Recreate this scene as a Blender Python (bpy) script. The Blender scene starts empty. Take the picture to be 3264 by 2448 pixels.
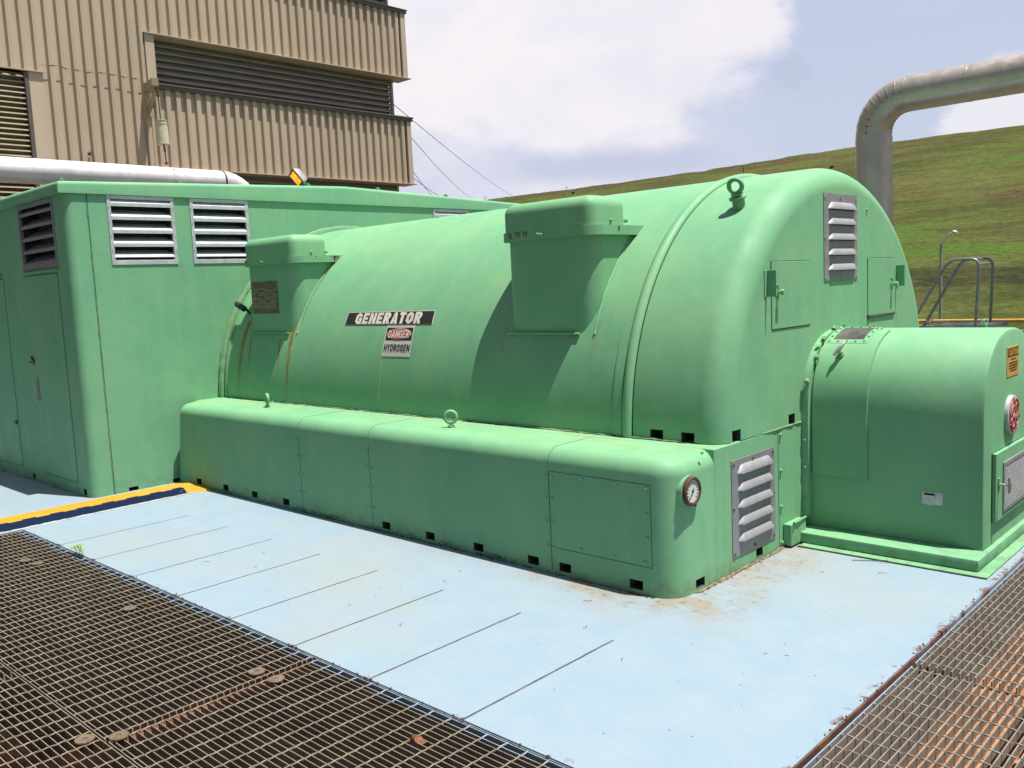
import bpy, bmesh, math, random
from mathutils import Vector, Matrix
random.seed(7)
PI = math.pi
sc = bpy.context.scene
COL = sc.collection

# ------------------------------------------------------------------ materials
def new_mat(name):
    m = bpy.data.materials.new(name); m.use_nodes = True
    nt = m.node_tree; nt.nodes.clear()
    out = nt.nodes.new('ShaderNodeOutputMaterial'); b = nt.nodes.new('ShaderNodeBsdfPrincipled')
    nt.links.new(b.outputs[0], out.inputs[0])
    return m, nt, b
class N:
    """small node-graph helper"""
    def __init__(s, nt): s.nt = nt
    def n(s, t, **kw):
        x = s.nt.nodes.new(t)
        for k, v in kw.items(): setattr(x, k, v)
        return x
    def set(s, sock, v):
        if v is None: return
        if hasattr(v, 'is_output') or isinstance(v, bpy.types.NodeSocket): s.nt.links.new(v, sock)
        else:
            if isinstance(v, (tuple, list)) and len(v) == 3 and sock.type == 'RGBA': v = (*v, 1)
            sock.default_value = v
    def math(s, op, a, b=None, c=None, clamp=False):
        x = s.n('ShaderNodeMath', operation=op); x.use_clamp = clamp
        s.set(x.inputs[0], a); s.set(x.inputs[1], b); s.set(x.inputs[2], c) if c is not None else None
        return x.outputs[0]
    def pos(s):
        g = s.n('ShaderNodeNewGeometry'); return g.outputs['Position']
    def sep(s, v):
        x = s.n('ShaderNodeSeparateXYZ'); s.set(x.inputs[0], v); return x.outputs
    def noise(s, v, scale, detail=4, rough=.55, dist=0, stretch=None):
        if stretch:
            m = s.n('ShaderNodeMapping'); s.set(m.inputs[0], v); m.inputs['Scale'].default_value = stretch; v = m.outputs[0]
        x = s.n('ShaderNodeTexNoise'); s.set(x.inputs['Vector'], v); x.inputs['Scale'].default_value = scale
        x.inputs['Detail'].default_value = detail; x.inputs['Roughness'].default_value = rough
        x.inputs['Distortion'].default_value = dist
        return x.outputs['Fac']
    def ramp(s, f, lo, hi, a=0., b=1., smooth=True):
        x = s.n('ShaderNodeMapRange'); x.interpolation_type = 'SMOOTHSTEP' if smooth else 'LINEAR'
        s.set(x.inputs[0], f); x.inputs[1].default_value = lo; x.inputs[2].default_value = hi
        x.inputs[3].default_value = a; x.inputs[4].default_value = b
        return x.outputs[0]
    def mix(s, f, a, b, mode='MIX'):
        x = s.n('ShaderNodeMix', data_type='RGBA', blend_type=mode)
        s.set(x.inputs[0], f); s.set(x.inputs[6], a); s.set(x.inputs[7], b)
        return x.outputs[2]
    def bump(s, h, strength, dist, bsdf):
        x = s.n('ShaderNodeBump'); x.inputs['Strength'].default_value = strength; x.inputs['Distance'].default_value = dist
        s.set(x.inputs['Height'], h); s.nt.links.new(x.outputs[0], bsdf.inputs['Normal'])

def simple(name, col, rough=.5, metal=0., var=.12, scale=8., bump=0., bscale=60, stretch=None, spec=.5):
    m, nt, b = new_mat(name); g = N(nt); p = g.pos()
    f = g.noise(p, scale, 5, .6, 0, stretch)
    f = g.ramp(f, .3, .7, 0, 1)
    c1 = tuple(c*(1-var) for c in col); c2 = tuple(min(1, c*(1+var)) for c in col)
    g.set(b.inputs['Base Color'], g.mix(f, c1, c2))
    b.inputs['Roughness'].default_value = rough; b.inputs['Metallic'].default_value = metal
    b.inputs['Specular IOR Level'].default_value = spec
    if bump: g.bump(g.noise(p, bscale, 3), bump, .004, b)
    return m

GREEN = (.150, .366, .190)
def green_mat(name, col=GREEN, streaks=(), dirt=.5, rough=.58, ystreaks=()):
    """weathered enamel: mottling, chalky fading, runs of rust and a dirt line at the foot"""
    m, nt, b = new_mat(name); g = N(nt); p = g.pos(); X, Y, Z = g.sep(p)
    f = g.ramp(g.noise(p, 1.6, 7, .68), .35, .66)
    c = g.mix(f, tuple(v*k for v, k in zip(col, (.93, .95, .97))), tuple(v*k for v, k in zip(col, (1.18, 1.04, 1.02))))
    v = g.ramp(g.noise(p, 3., 4, .6, .2, (3., 3., .25)), .42, .72, 0, .26)
    c = g.mix(v, c, (.22, .41, .25))
    v2 = g.ramp(g.noise(p, 45, 4, .7), .68, .75, 0, .4)
    c = g.mix(v2, c, (.12, .2, .10))
    # foot dirt: greenish brown, ragged
    d = g.math('MULTIPLY', g.ramp(Z, .0, .17, 1, 0), g.ramp(g.noise(p, 9, 5, .7), .42, .68))
    d = g.math('MULTIPLY', d, dirt)
    c = g.mix(d, c, (.12, .12, .06))
    lg = g.math('MULTIPLY', g.ramp(g.math('ABSOLUTE', g.math('SUBTRACT', Z, .7305)), .003, .008, 1, 0), g.math('MULTIPLY', g.ramp(X, -2.50, -2.48, 1, 0), g.ramp(g.math('SUBTRACT', 4.26, Y), 0, .42, 1, .25)))
    lgn = g.math('MULTIPLY', lg, g.ramp(g.noise(p, 4.5, 7, .75, .3, (.5, 1.6, 1)), .46, .68))
    c = g.mix(g.math('MULTIPLY', lgn, .55), c, (.36, .30, .13))
    lgr = g.math('MULTIPLY', lg, g.ramp(g.noise(p, 7, 6, .75, .6, (.6, 1.6, 1)), .66, .72))
    c = g.mix(g.math('MULTIPLY', lgr, .9), c, (.24, .10, .025))
    if streaks:
        tot = None
        wob = g.math('MULTIPLY', g.math('SUBTRACT', g.noise(p, 3., 3, .5, 0, (.2, .2, 1.)), .5), .09)
        xs = g.math('ADD', X, wob)
        fine = g.ramp(g.noise(p, 14, 5, .75, 0, (3., 3., .5)), .34, .60, .35, 1.25)
        for (x0, w, zt, zb, st) in streaks:
            a = g.math('ABSOLUTE', g.math('SUBTRACT', xs, x0))
            a = g.math('POWER', g.ramp(a, 0, w*1.25, 1, 0, False), 1.3)
            t = g.math('MULTIPLY', g.ramp(Z, zb, zt, 0, 1), g.ramp(Z, zt, zt+.015, 1, 0))
            a = g.math('MULTIPLY', g.math('MULTIPLY', a, t), st)
            tot = a if tot is None else g.math('ADD', tot, a)
        tot = g.math('MULTIPLY', tot, fine, clamp=True)
        c = g.mix(tot, c, (.25, .105, .022))
    if ystreaks:
        tot = None; wob = g.math('MULTIPLY', g.math('SUBTRACT', g.noise(p, 2.5, 3, .5, 0, (.2, .2, 1.)), .5), .06); ys = g.math('ADD', Y, wob)
        fine = g.ramp(g.noise(p, 12, 5, .75, 0, (.5, 3., .4)), .36, .62, .1, 1)
        for (y0, w, zt, zb, st) in ystreaks:
            a = g.ramp(g.math('ABSOLUTE', g.math('SUBTRACT', ys, y0)), 0, w, 1, 0)
            a = g.math('MULTIPLY', g.math('MULTIPLY', a, g.math('MULTIPLY', g.ramp(Z, zb, zt, 0, 1), g.ramp(Z, zt, zt+.015, 1, 0))), st)
            tot = a if tot is None else g.math('ADD', tot, a)
        c = g.mix(g.math('MULTIPLY', tot, fine, clamp=True), c, (.26, .19, .05))
    g.set(b.inputs['Base Color'], c)
    g.set(b.inputs['Roughness'], g.ramp(g.noise(p, 5, 4), .3, .7, rough-.06, rough+.14))
    b.inputs['Specular IOR Level'].default_value = .28
    h = g.math('ADD', g.math('MULTIPLY', g.noise(p, 2.2, 3), 3.), g.math('MULTIPLY', g.noise(p, 120, 2), .12))
    g.bump(h, .35, .006, b)
    return m
M = {}
M['green'] = green_mat('green_enamel', ystreaks=[(4.885,.02,1.32,.95,.5),(5.36,.018,1.32,1.0,.35),(6.31,.02,1.31,.8,.7),(6.76,.018,1.32,.9,.7),(5.62,.03,1.59,1.2,.3),(6.05,.03,1.59,1.25,.3),(4.34,.02,.09,.01,.6)])
M['shell'] = green_mat('green_enamel_shell', streaks=[(-7.555,.036,1.44,.60,1.7),(-7.415,.022,1.28,.90,1.1),(-6.93,.02,1.28,.95,1.2),
      (-6.765,.034,1.50,.55,1.6),(-4.19,.03,1.38,1.05,.4),(-3.41,.03,1.42,.9,.3),(-3.33,.012,1.5,.95,.2)])
M['green_wall'] = green_mat('green_enamel_wall', (.146, .366, .200), ystreaks=[(4.93,.014,2.60,2.35,.6),(5.10,.010,2.60,2.15,.5),(5.22,.012,2.60,2.25,.35),(6.2,.02,2.6,2.45,.4),(3.95,.04,2.0,1.4,.25),(4.55,.04,2.0,1.5,.2),(3.45,.03,2.0,1.6,.2)])
M['cavity'] = simple('dark_cavity', (.035, .042, .028), .9)  # dark colour painted in for the shade inside holes and slots
M['seam'] = simple('seam_shadow', (.055, .15, .075), .8)
M['gap'] = simple('seam_shadow_gap', (.03, .055, .035), .9)
M['caulk'] = green_mat('old_caulk', (.14, .27, .14), dirt=.2)
M['rust'] = simple('rust', (.14, .05, .02), .85, 0, .5, 25, .5)
M['rust_bright'] = simple('orange_rust', (.36, .15, .045), .85, 0, .45, 9, .5, 60)
M['grit'] = simple('leaf_litter', (.055, .040, .022), .95, 0, .5, 40)
M['litter_light'] = simple('dry_litter', (.18, .13, .07), .95, 0, .5, 40)
M['rubber'] = simple('black_rubber', (.018, .018, .02), .6)
M['white'] = simple('white_enamel', (.52, .52, .49), .5)
M['black'] = simple('black_vinyl', (.014, .014, .014), .45)
M['cream'] = simple('sign_cream', (.55, .51, .44), .5)
M['red'] = simple('sign_red', (.42, .03, .03), .45)
M['signwhite'] = simple('sign_white', (.46, .44, .39), .5, 0, .06, 20)
M['yellowsign'] = simple('sign_yellow', (.46, .27, .05), .5, 0, .1, 10)
M['galv'] = simple('galvanised_frame', (.45, .47, .47), .5, .30, .12, 18, .1)
M['galvflat'] = simple('grey_primer_plate', (.235, .235, .245), .5, .25, .10, 20, .1)
M['hood'] = simple('aluminium_paint', (.30, .30, .31), .55, .25, .07, 20, .05)
M['steel'] = simple('bright_steel', (.42, .40, .38), .4, .6, .15, 30)
M['plate'] = simple('tarnished_plate', (.13, .10, .065), .6, .2, .35, 30)
M['plate_l'] = simple('tarnished_plate_text', (.22, .22, .15), .6, .2, .35, 60)
M['glass'] = simple('dirty_inspection_pane', (.10, .085, .085), .25, 0, .35, 10)
M['galvrail'] = simple('galvanised_rail', (.17, .19, .2), .45, .4, .15, 20)
M['railyellow'] = simple('yellow_pipe_paint', (.50, .28, .04), .45, 0, .1, 6)
M['grey'] = simple('grey_steel', (.30, .30, .29), .6, .3, .2, 9)
M['trim'] = simple('dark_brown_trim', (.085, .068, .055), .55, 0, .12, 3)
M['slat'] = simple('brown_louvre', (.25, .21, .18), .5, 0, .15, 2, stretch=(1, 1, 8))
M['tanslat'] = simple('tan_louvre', (.30, .245, .155), .6, 0, .18, 3)
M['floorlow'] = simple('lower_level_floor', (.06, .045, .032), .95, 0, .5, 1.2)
M['amber'] = None

def cladding():
    m, nt, b = new_mat('tan_cladding'); g = N(nt); p = g.pos(); X, Y, Z = g.sep(p)
    f = g.ramp(g.noise(p, 1.2, 5, .65, 0, (1, 1, .18)), .32, .7)
    c = g.mix(f, (.375, .30, .21), (.45, .36, .26))
    f2 = g.ramp(g.noise(p, .35, 3), .4, .65, 0, .5)
    c = g.mix(f2, c, (.41, .315, .235))
    s = g.ramp(g.noise(p, 26, 4, .8, 0, (1, 1, .8)), .70, .76, 0, .5)
    c = g.mix(s, c, (.16, .11, .07))
    g.set(b.inputs['Base Color'], c); b.inputs['Roughness'].default_value = .6
    return m
M['clad'] = cladding()

def deck_paint():
    m, nt, b = new_mat('pale_blue_deck_paint'); g = N(nt); p = g.pos(); X, Y, Z = g.sep(p)
    f = g.ramp(g.noise(p, 3.4, 8, .72), .36, .66)
    c = g.mix(f, (.192, .270, .332), (.222, .288, .334))
    f = g.ramp(g.noise(p, .55, 5, .6, .4), .47, .66, 0, .65)
    c = g.mix(f, c, (.235, .272, .268))
    f = g.ramp(g.noise(p, 160, 3, .8), .36, .70, 0, .34)
    c = g.mix(f, c, (.30, .34, .36))
    # tan staining that washes out from under the housings
    def near(ax, v, w):
        return g.ramp(g.math('ABSOLUTE', g.math('SUBTRACT', ax, v)), 0, w, 1, 0)
    st = g.math('MULTIPLY', near(X, -2.60, .75), near(Y, 3.75, .50))
    st = g.math('ADD', st, g.math('MULTIPLY', near(X, -2.36, .34), g.math('MULTIPLY', g.ramp(Y, 3.5, 3.9), g.ramp(Y, 4.95, 5.2, 1, 0))))
    st = g.math('ADD', st, g.math('MULTIPLY', g.math('MULTIPLY', near(Y, 3.7, .22), g.ramp(X, -5.6, -3.2)), g.ramp(X, -2.5, -2.3, 1, 0)))
    st = g.math('MULTIPLY', st, g.ramp(g.noise(p, 3.5, 6, .75, .3), .34, .66), clamp=True)
    c = g.mix(g.math('MULTIPLY', st, .9), c, (.228, .205, .155))
    sp = g.math('MULTIPLY', st, g.ramp(g.noise(p, 17, 5, .6, 0, (1, 1.6, 1)), .56, .68))
    c = g.mix(g.math('MULTIPLY', sp, .95), c, (.085, .078, .062))
    # scattered dark flecks
    fl = g.ramp(g.noise(p, 42, 2, .4, .6, (1, 1.4, 1)), .725, .755)
    fl = g.math('MULTIPLY', fl, g.ramp(g.noise(p, 1.1, 3), .42, .6, .15, 1))
    c = g.mix(g.math('MULTIPLY', fl, .75), c, (.22, .19, .16))
    # chipped paint at both free edges
    e1 = g.math('MULTIPLY', g.ramp(X, -1.365, -1.322), g.ramp(g.noise(p, 11, 5, .8), .52, .60))
    e2 = g.math('MULTIPLY', g.ramp(Y, 2.255, 2.21), g.ramp(g.noise(p, 10, 5, .8), .60, .66))
    c = g.mix(g.math('MAXIMUM', e1, g.math('MULTIPLY', e2, .8)), c, (.12, .05, .03))
    # eight saw cuts, 0.585 m apart, from the edge to Y = 3.17
    ph = g.math('SUBTRACT', g.math('ADD', X, g.math('MULTIPLY', g.noise(p, 7, 4, .7), .008)), -2.444-.5857*8+.004)
    ph = g.math('ABSOLUTE', g.math('SUBTRACT', g.math('FRACT', g.math('ADD', g.math('DIVIDE', ph, .5857), .5)), .5))
    gr = g.ramp(ph, .0085, .0125, 1, 0)
    gr = g.math('MULTIPLY', gr, g.math('MULTIPLY', g.ramp(Y, 3.165, 3.175, 1, 0), g.ramp(X, -6.75, -6.7)))
    gr = g.math('MULTIPLY', gr, g.ramp(X, -2.35, -2.3, 1, 0))
    wear = g.ramp(g.noise(p, 12, 4, .7), .3, .6, .7, 1)
    c = g.mix(g.math('MULTIPLY', gr, wear), c, g.mix(g.noise(p, 6, 3), (.022, .026, .03), (.10, .095, .09)))
    g.set(b.inputs['Base Color'], c); b.inputs['Roughness'].default_value = .68
    b.inputs['Specular IOR Level'].default_value = .3
    h = g.math('SUBTRACT', g.math('MULTIPLY', g.noise(p, 30, 4), .25), gr)
    g.bump(h, .5, .006, b)
    return m
M['deck'] = deck_paint()
def edge_steel():
    m, nt, b = new_mat('rusting_edge_angle'); g = N(nt); p = g.pos(); X, Y, Z = g.sep(p)
    f = g.ramp(g.noise(p, 6, 5, .75, 0, (1, 1, .4)), .38, .52)
    c = g.mix(f, (.17, .066, .032), (.09, .036, .022))
    c = g.mix(g.math('MULTIPLY', g.ramp(Y, 3.5, 4.6), g.ramp(g.noise(p, 5, 4, .7), .4, .52)), c, (.24, .30, .36))
    g.set(b.inputs['Base Color'], c); b.inputs['Roughness'].default_value = .85
    return m
M['edge'] = edge_steel()
def grating_mat(name, base, hi, blue_axis, side=None):
    m, nt, b = new_mat(name); g = N(nt); p = g.pos(); X, Y, Z = g.sep(p)
    f = g.ramp(g.noise(p, 7, 5, .7), .35, .65)
    c = g.mix(f, base, hi)
    r = g.ramp(g.noise(p, 1.6, 4, .6), .55, .68, 0, .55)
    r = g.math('MULTIPLY', r, g.ramp(Z, -.028, -.006, 1, .25))
    c = g.mix(r, c, (.16, .075, .035))
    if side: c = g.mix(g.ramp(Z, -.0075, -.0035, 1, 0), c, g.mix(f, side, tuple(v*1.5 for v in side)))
    if blue_axis == 'Y': q = g.ramp(g.math('ADD', Y, g.math('MULTIPLY', g.noise(p, 5, 4, .7), .10)), 2.185, 2.215)
    else: q = g.ramp(g.math('ADD', X, g.math('MULTIPLY', g.noise(p, 5, 4, .7), .05)), -1.248, -1.262)
    q = g.math('MULTIPLY', q, g.ramp(Z, -.014, -.003, .35, 1))
    c = g.mix(q, c, (.24, .31, .37))
    g.set(b.inputs['Base Color'], c); b.inputs['Roughness'].default_value = .7; b.inputs['Metallic'].default_value = .15
    return m
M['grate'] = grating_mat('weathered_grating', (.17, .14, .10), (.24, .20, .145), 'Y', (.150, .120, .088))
M['rod'] = grating_mat('weathered_rods', (.165, .138, .095), (.23, .195, .135), 'Y')
M['barend'] = simple('sunlit_rusty_bar_ends', (.33, .22, .13), .8, 0, .4, 30)  # pale orange rust, lightened to paint the sun caught on the bar ends
M['grate_r'] = grating_mat('weathered_grating_side', (.185, .155, .125), (.245, .21, .175), 'X')
def pipe_mat(name, col, rough, metal, dark):
    m, nt, b = new_mat(name); g = N(nt); p = g.pos()
    f = g.ramp(g.noise(p, 2.2, 5, .7, .2), .3, .7)
    c = g.mix(f, col, dark)
    g.set(b.inputs['Base Color'], c); b.inputs['Metallic'].default_value = metal
    g.set(b.inputs['Roughness'], g.ramp(g.noise(p, 9, 4), .3, .7, rough-.07, rough+.1))
    g.bump(g.noise(p, 4, 3), .12, .01, b)
    return m
M['alu_l'] = pipe_mat('aluminium_jacket', (.74, .68, .69), .5, .5, (.60, .54, .54))
M['alu_r'] = pipe_mat('dull_aluminium_jacket', (.50, .43, .37), .38, .55, (.40, .345, .30))
def hill_mat():
    m, nt, b = new_mat('mown_hillside_grass'); g = N(nt); p = g.pos(); X, Y, Z = g.sep(p)
    st = (.35, 1.2, 1.2)
    a = g.ramp(g.noise(p, .14, 8, .70, .6, st), .42, .58)
    c = g.mix(a, (.048, .060, .013), (.084, .094, .024))
    br = g.ramp(g.noise(p, .16, 6, .7, .5, (.22, 1, 1.6)), .46, .60, 0, .85)
    c = g.mix(br, c, (.070, .050, .022))
    gr = g.ramp(g.noise(p, .07, 5, .6, .8, (.3, 1.2, 1.8)), .54, .64, 0, .9)
    c = g.mix(gr, c, (.060, .108, .016))
    dk = g.ramp(g.noise(p, .9, 6, .8, .3, (.5, 1, 1)), .56, .70, 0, .4)
    c = g.mix(dk, c, (.032, .036, .012))
    # the scrubby band low on the slope
    bz = g.ramp(g.math('ABSOLUTE', g.math('SUBTRACT', g.math('ADD', Z, g.math('MULTIPLY', g.noise(p, .12, 3), 2.2)), 1.7)), .35, 1.5, 1, 0)
    bz = g.math('MULTIPLY', bz, g.ramp(g.noise(p, .8, 6, .8, .2, (.5, 1, 1)), .36, .56))
    c = g.mix(g.math('MULTIPLY', bz, .9), c, (.020, .027, .010))
    fn = g.ramp(g.noise(p, 2.6, 6, .85, 0, (.6, 1, 2)), .3, .7, .55, 1.35)
    mx = g.n('ShaderNodeMix', data_type='RGBA', blend_type='MULTIPLY'); mx.inputs[0].default_value = 1
    g.set(mx.inputs[6], c); cc = g.n('ShaderNodeCombineXYZ')
    for k in range(3): g.set(cc.inputs[k], fn)
    g.set(mx.inputs[7], cc.outputs[0])
    g.set(b.inputs['Base Color'], mx.outputs[2]); b.inputs['Roughness'].default_value = .95
    b.inputs['Specular IOR Level'].default_value = .1
    g.bump(g.noise(p, 2.2, 5, .8), .6, .18, b)
    return m
M['hill'] = hill_mat()
M['soil'] = simple('dry_ground', (.10, .095, .05), .95, 0, .3, .3)
def kerb_mat():
    m, nt, b = new_mat('yellow_and_navy_paint'); g = N(nt); p = g.pos(); X, Y, Z = g.sep(p)
    c = g.mix(g.ramp(g.noise(p, 6, 5, .7), .35, .7), (.50, .26, .025), (.42, .21, .025))
    w = g.ramp(g.noise(p, 9, 5, .8, .5), .50, .60)
    w = g.math('MULTIPLY', w, g.math('MULTIPLY', g.ramp(Y, 2.95, 3.2), g.ramp(Y, 3.62, 3.5)))
    c = g.mix(g.math('MULTIPLY', w, .7), c, (.40, .26, .10))
    # navy: toothed border near the front arris, every other 0.1 m
    t = g.math('FRACT', g.math('DIVIDE', g.math('ADD', Y, .06), .20))
    tooth = g.math('MULTIPLY', g.ramp(t, .49, .51), -.028)
    edge = g.math('ADD', g.math('ADD', X, g.math('MULTIPLY', tooth, -1)), g.math('MULTIPLY', g.math('SUBTRACT', g.noise(p, 16, 4), .5), .012))
    nv = g.math('MULTIPLY', g.ramp(edge, -7.366, -7.363), g.ramp(g.math('ADD', Y, g.math('MULTIPLY', g.noise(p, 8, 4), .08)), 3.56, 3.57, 1, 0))
    c = g.mix(nv, c, (.006, .015, .042))
    ch = g.ramp(g.noise(p, 19, 4, .7, .3), .66, .69)
    c = g.mix(g.math('MULTIPLY', ch, nv), c, (.35, .40, .45))
    g.set(b.inputs['Base Color'], c); b.inputs['Roughness'].default_value = .85; b.inputs['Specular IOR Level'].default_value = .08
    return m
M['kerb'] = kerb_mat()
M['leaf'] = simple('seedling_leaf', (.17, .27, .04), .5, 0, .25, 30)
M['deadleaf'] = simple('dead_leaf', (.15, .055, .02), .8, 0, .4, 60)
m, nt, b = new_mat('lit_amber_lens'); b.inputs['Base Color'].default_value = (.9, .35, .03, 1)
g = N(nt); px_ = g.noise(g.pos(), 9, 2)
g.set(b.inputs['Emission Color'], g.mix(g.ramp(px_, .35, .6), (1., .20, .004), (1., .50, .02)))
b.inputs['Emission Strength'].default_value = .85; M['amber'] = m

# ------------------------------------------------------------------ mesh helpers
class MB:
    def __init__(s): s.v = []; s.f = []; s.m = []
    def add(s, vs, fs, m=0):
        o = len(s.v); s.v += [tuple(v) for v in vs]; s.f += [tuple(i+o for i in f) for f in fs]; s.m += [m]*len(fs)
    def box(s, x0, x1, y0, y1, z0, z1, m=0):
        v = [(x, y, z) for x in (x0, x1) for y in (y0, y1) for z in (z0, z1)]
        s.add(v, [(0,1,3,2),(4,6,7,5),(0,4,5,1),(2,3,7,6),(0,2,6,4),(1,5,7,3)], m)
    def bar(s, a, b, w, h, up=(0,0,1), m=0):
        a = Vector(a); b = Vector(b); d = (b-a).normalized(); u = Vector(up); r = d.cross(u).normalized(); u = r.cross(d)
        vs = [p + r*i*w/2 + u*j*h/2 for p in (a, b) for i in (-1, 1) for j in (-1, 1)]
        s.add(vs, [(0,1,3,2),(4,6,7,5),(0,4,5,1),(2,3,7,6),(0,2,6,4),(1,5,7,3)], m)
    def tube(s, pts, r, n=12, caps=True, m=0, closed=False):
        pts = [Vector(p) for p in pts]; k = len(pts); rs = r if isinstance(r, (list, tuple)) else [r]*k
        t0 = (pts[1]-pts[0]).normalized(); ref = Vector((0,0,1)) if abs(t0.z) < .9 else Vector((1,0,0))
        nv = t0.cross(ref).normalized(); vs = []; prev = t0
        for i, p in enumerate(pts):
            if closed: t = (pts[(i+1) % k]-pts[i-1]).normalized()
            elif i == 0: t = t0
            elif i == k-1: t = (pts[-1]-pts[-2]).normalized()
            else: t = ((pts[i+1]-p).normalized()+(p-pts[i-1]).normalized()).normalized()
            ax = prev.cross(t)
            if ax.length > 1e-7: nv = Matrix.Rotation(prev.angle(t), 3, ax.normalized()) @ nv
            prev = t; bn = t.cross(nv).normalized()
            for j in range(n):
                a = 2*PI*j/n; vs.append(p + (nv*math.cos(a)+bn*math.sin(a))*rs[i])
        fs = []
        for i in range(k if closed else k-1):
            i2 = (i+1) % k
            for j in range(n): fs.append((i*n+j, i*n+(j+1) % n, i2*n+(j+1) % n, i2*n+j))
        if caps and not closed: fs += [tuple(reversed(range(n))), tuple((k-1)*n+j for j in range(n))]
        s.add(vs, fs, m)
    def cyl(s, a, b, r, n=24, m=0, r2=None): s.tube([a, b], [r, r if r2 is None else r2], n, True, m)
    def prism(s, prof, axis, a0, a1, m=0):
        """polygon prof (2D) extruded along axis X, Y or Z"""
        n = len(prof)
        def P(q, t): return {'X': (t, q[0], q[1]), 'Y': (q[0], t, q[1]), 'Z': (q[0], q[1], t)}[axis]
        vs = [P(q, a0) for q in prof]+[P(q, a1) for q in prof]
        fs = [tuple(range(n)), tuple(reversed(range(n, 2*n)))]+[(i, i+n, (i+1) % n+n, (i+1) % n) for i in range(n)]
        s.add(vs, fs, m)
    def build(s, name, mats, parent=None, ang=35, bevel=0, seg=2, sel=None, merge=False):
        if not isinstance(mats, (list, tuple)): mats = [mats]
        me = bpy.data.meshes.new(name); me.from_pydata(s.v, [], s.f)
        for mt in mats: me.materials.append(mt)
        for p, i in zip(me.polygons, s.m): p.material_index = i
        bm = bmesh.new(); bm.from_mesh(me)
        if merge: bmesh.ops.remove_doubles(bm, verts=bm.verts, dist=1e-5)
        bmesh.ops.recalc_face_normals(bm, faces=bm.faces)
        if bevel:
            es = [e for e in bm.edges if len(e.link_faces) == 2 and e.calc_face_angle(0) > .5 and (sel is None or sel(e.verts[0].co, e.verts[1].co))]
            bmesh.ops.bevel(bm, geom=es, offset=bevel, segments=seg, profile=.5, affect='EDGES', clamp_overlap=True)
        finish(bm, ang); bm.to_mesh(me); bm.free()
        ob = bpy.data.objects.new(name, me); COL.objects.link(ob)
        if parent: attach(ob, parent)
        return ob
def split_parts(ob, name):
    """give every loose piece of a just-built part a mesh object of its own"""
    me = ob.data; par = list(range(len(me.vertices)))
    def f(i):
        while par[i] != i: par[i] = par[par[i]]; i = par[i]
        return i
    for p in me.polygons:
        r = f(p.vertices[0])
        for v in p.vertices[1:]: par[f(v)] = r
    grp = {}
    for p in me.polygons: grp.setdefault(f(p.vertices[0]), []).append(p)
    # neighbouring pieces of one fitting (a shank and its head) stay together
    gl = list(grp.values()); bb = []
    for ps in gl:
        vs = [me.vertices[v].co for p in ps for v in p.vertices]
        bb.append([min(c[k] for c in vs) for k in range(3)]+[max(c[k] for c in vs) for k in range(3)])
    used = [False]*len(gl); out = []
    for i in range(len(gl)):
        if used[i]: continue
        cur = [i]; used[i] = True; ch = True; B = list(bb[i])
        while ch:
            ch = False
            for j in range(len(gl)):
                if not used[j] and all(B[k] <= bb[j][k+3]+1e-4 and bb[j][k] <= B[k+3]+1e-4 for k in range(3)):
                    used[j] = True; cur.append(j); ch = True; B = [min(B[k], bb[j][k]) for k in range(3)]+[max(B[k+3], bb[j][k+3]) for k in range(3)]
        out.append([p for c in cur for p in gl[c]])
    res = []
    for ps in out:
        idx = {}; vs = []; fs = []; sm = []
        for p in ps:
            t = []
            for v in p.vertices:
                if v not in idx: idx[v] = len(vs); vs.append(me.vertices[v].co[:])
                t.append(idx[v])
            fs.append(t)
        m2 = bpy.data.meshes.new(name); m2.from_pydata(vs, [], fs)
        for mt in me.materials: m2.materials.append(mt)
        for q_, p in zip(m2.polygons, ps): q_.material_index = p.material_index
        bm = bmesh.new(); bm.from_mesh(m2); finish(bm, 35); bm.to_mesh(m2); bm.free()
        o = bpy.data.objects.new(name, m2); COL.objects.link(o); o.parent = ob.parent
        o.matrix_parent_inverse = ob.matrix_parent_inverse.copy(); res.append(o)
    bpy.data.objects.remove(ob); return res
def finish(bm, ang):
    a = math.radians(ang)
    for f in bm.faces: f.smooth = True
    for e in bm.edges: e.smooth = len(e.link_faces) == 2 and e.calc_face_angle(9) < a
def attach(ob, parent):
    ob.parent = parent
    w = parent.location.copy(); q = parent.parent
    while q: w += q.location; q = q.parent
    ob.matrix_parent_inverse = Matrix.Translation(-parent.location) if not parent.parent else Matrix.Identity(4)
def cut(ob, boxes, ang=35):
    """real recesses: subtract boxes, the cut faces take material slot 1"""
    mb = MB()
    for bx in boxes: mb.box(*bx, 1)
    c = mb.build('tmp', list(ob.data.materials))
    md = ob.modifiers.new('b', 'BOOLEAN'); md.operation = 'DIFFERENCE'; md.object = c; md.solver = 'EXACT'
    dg = bpy.context.evaluated_depsgraph_get(); dg.update()
    me = bpy.data.meshes.new_from_object(ob.evaluated_get(dg)); ob.modifiers.clear()
    bm = bmesh.new(); bm.from_mesh(me); finish(bm, ang); bm.to_mesh(me); bm.free()
    ob.data = me; bpy.data.objects.remove(c)
def empty(name, loc, label, cat, group=None):
    o = bpy.data.objects.new(name, None); COL.objects.link(o); o.location = loc; o.empty_display_size = .2
    return tag(o, label, cat, group)
def tag(o, label, cat, group=None, kind=None):
    o['label'] = label; o['category'] = cat
    if group: o['group'] = group
    if kind: o['kind'] = kind
    return o
def struct(o, kind='structure'):
    o['kind'] = kind; return o
def part_copy(ob, parent, dx=0, dy=0, dz=0):
    c = ob.copy(); COL.objects.link(c); c.parent = parent
    c.matrix_parent_inverse = ob.matrix_parent_inverse.copy(); c.location = ob.location+Vector((dx, dy, dz))
    for ch in list(ob.children):
        d = ch.copy(); COL.objects.link(d); d.parent = c; d.matrix_parent_inverse = ch.matrix_parent_inverse.copy()
    return c

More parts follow.
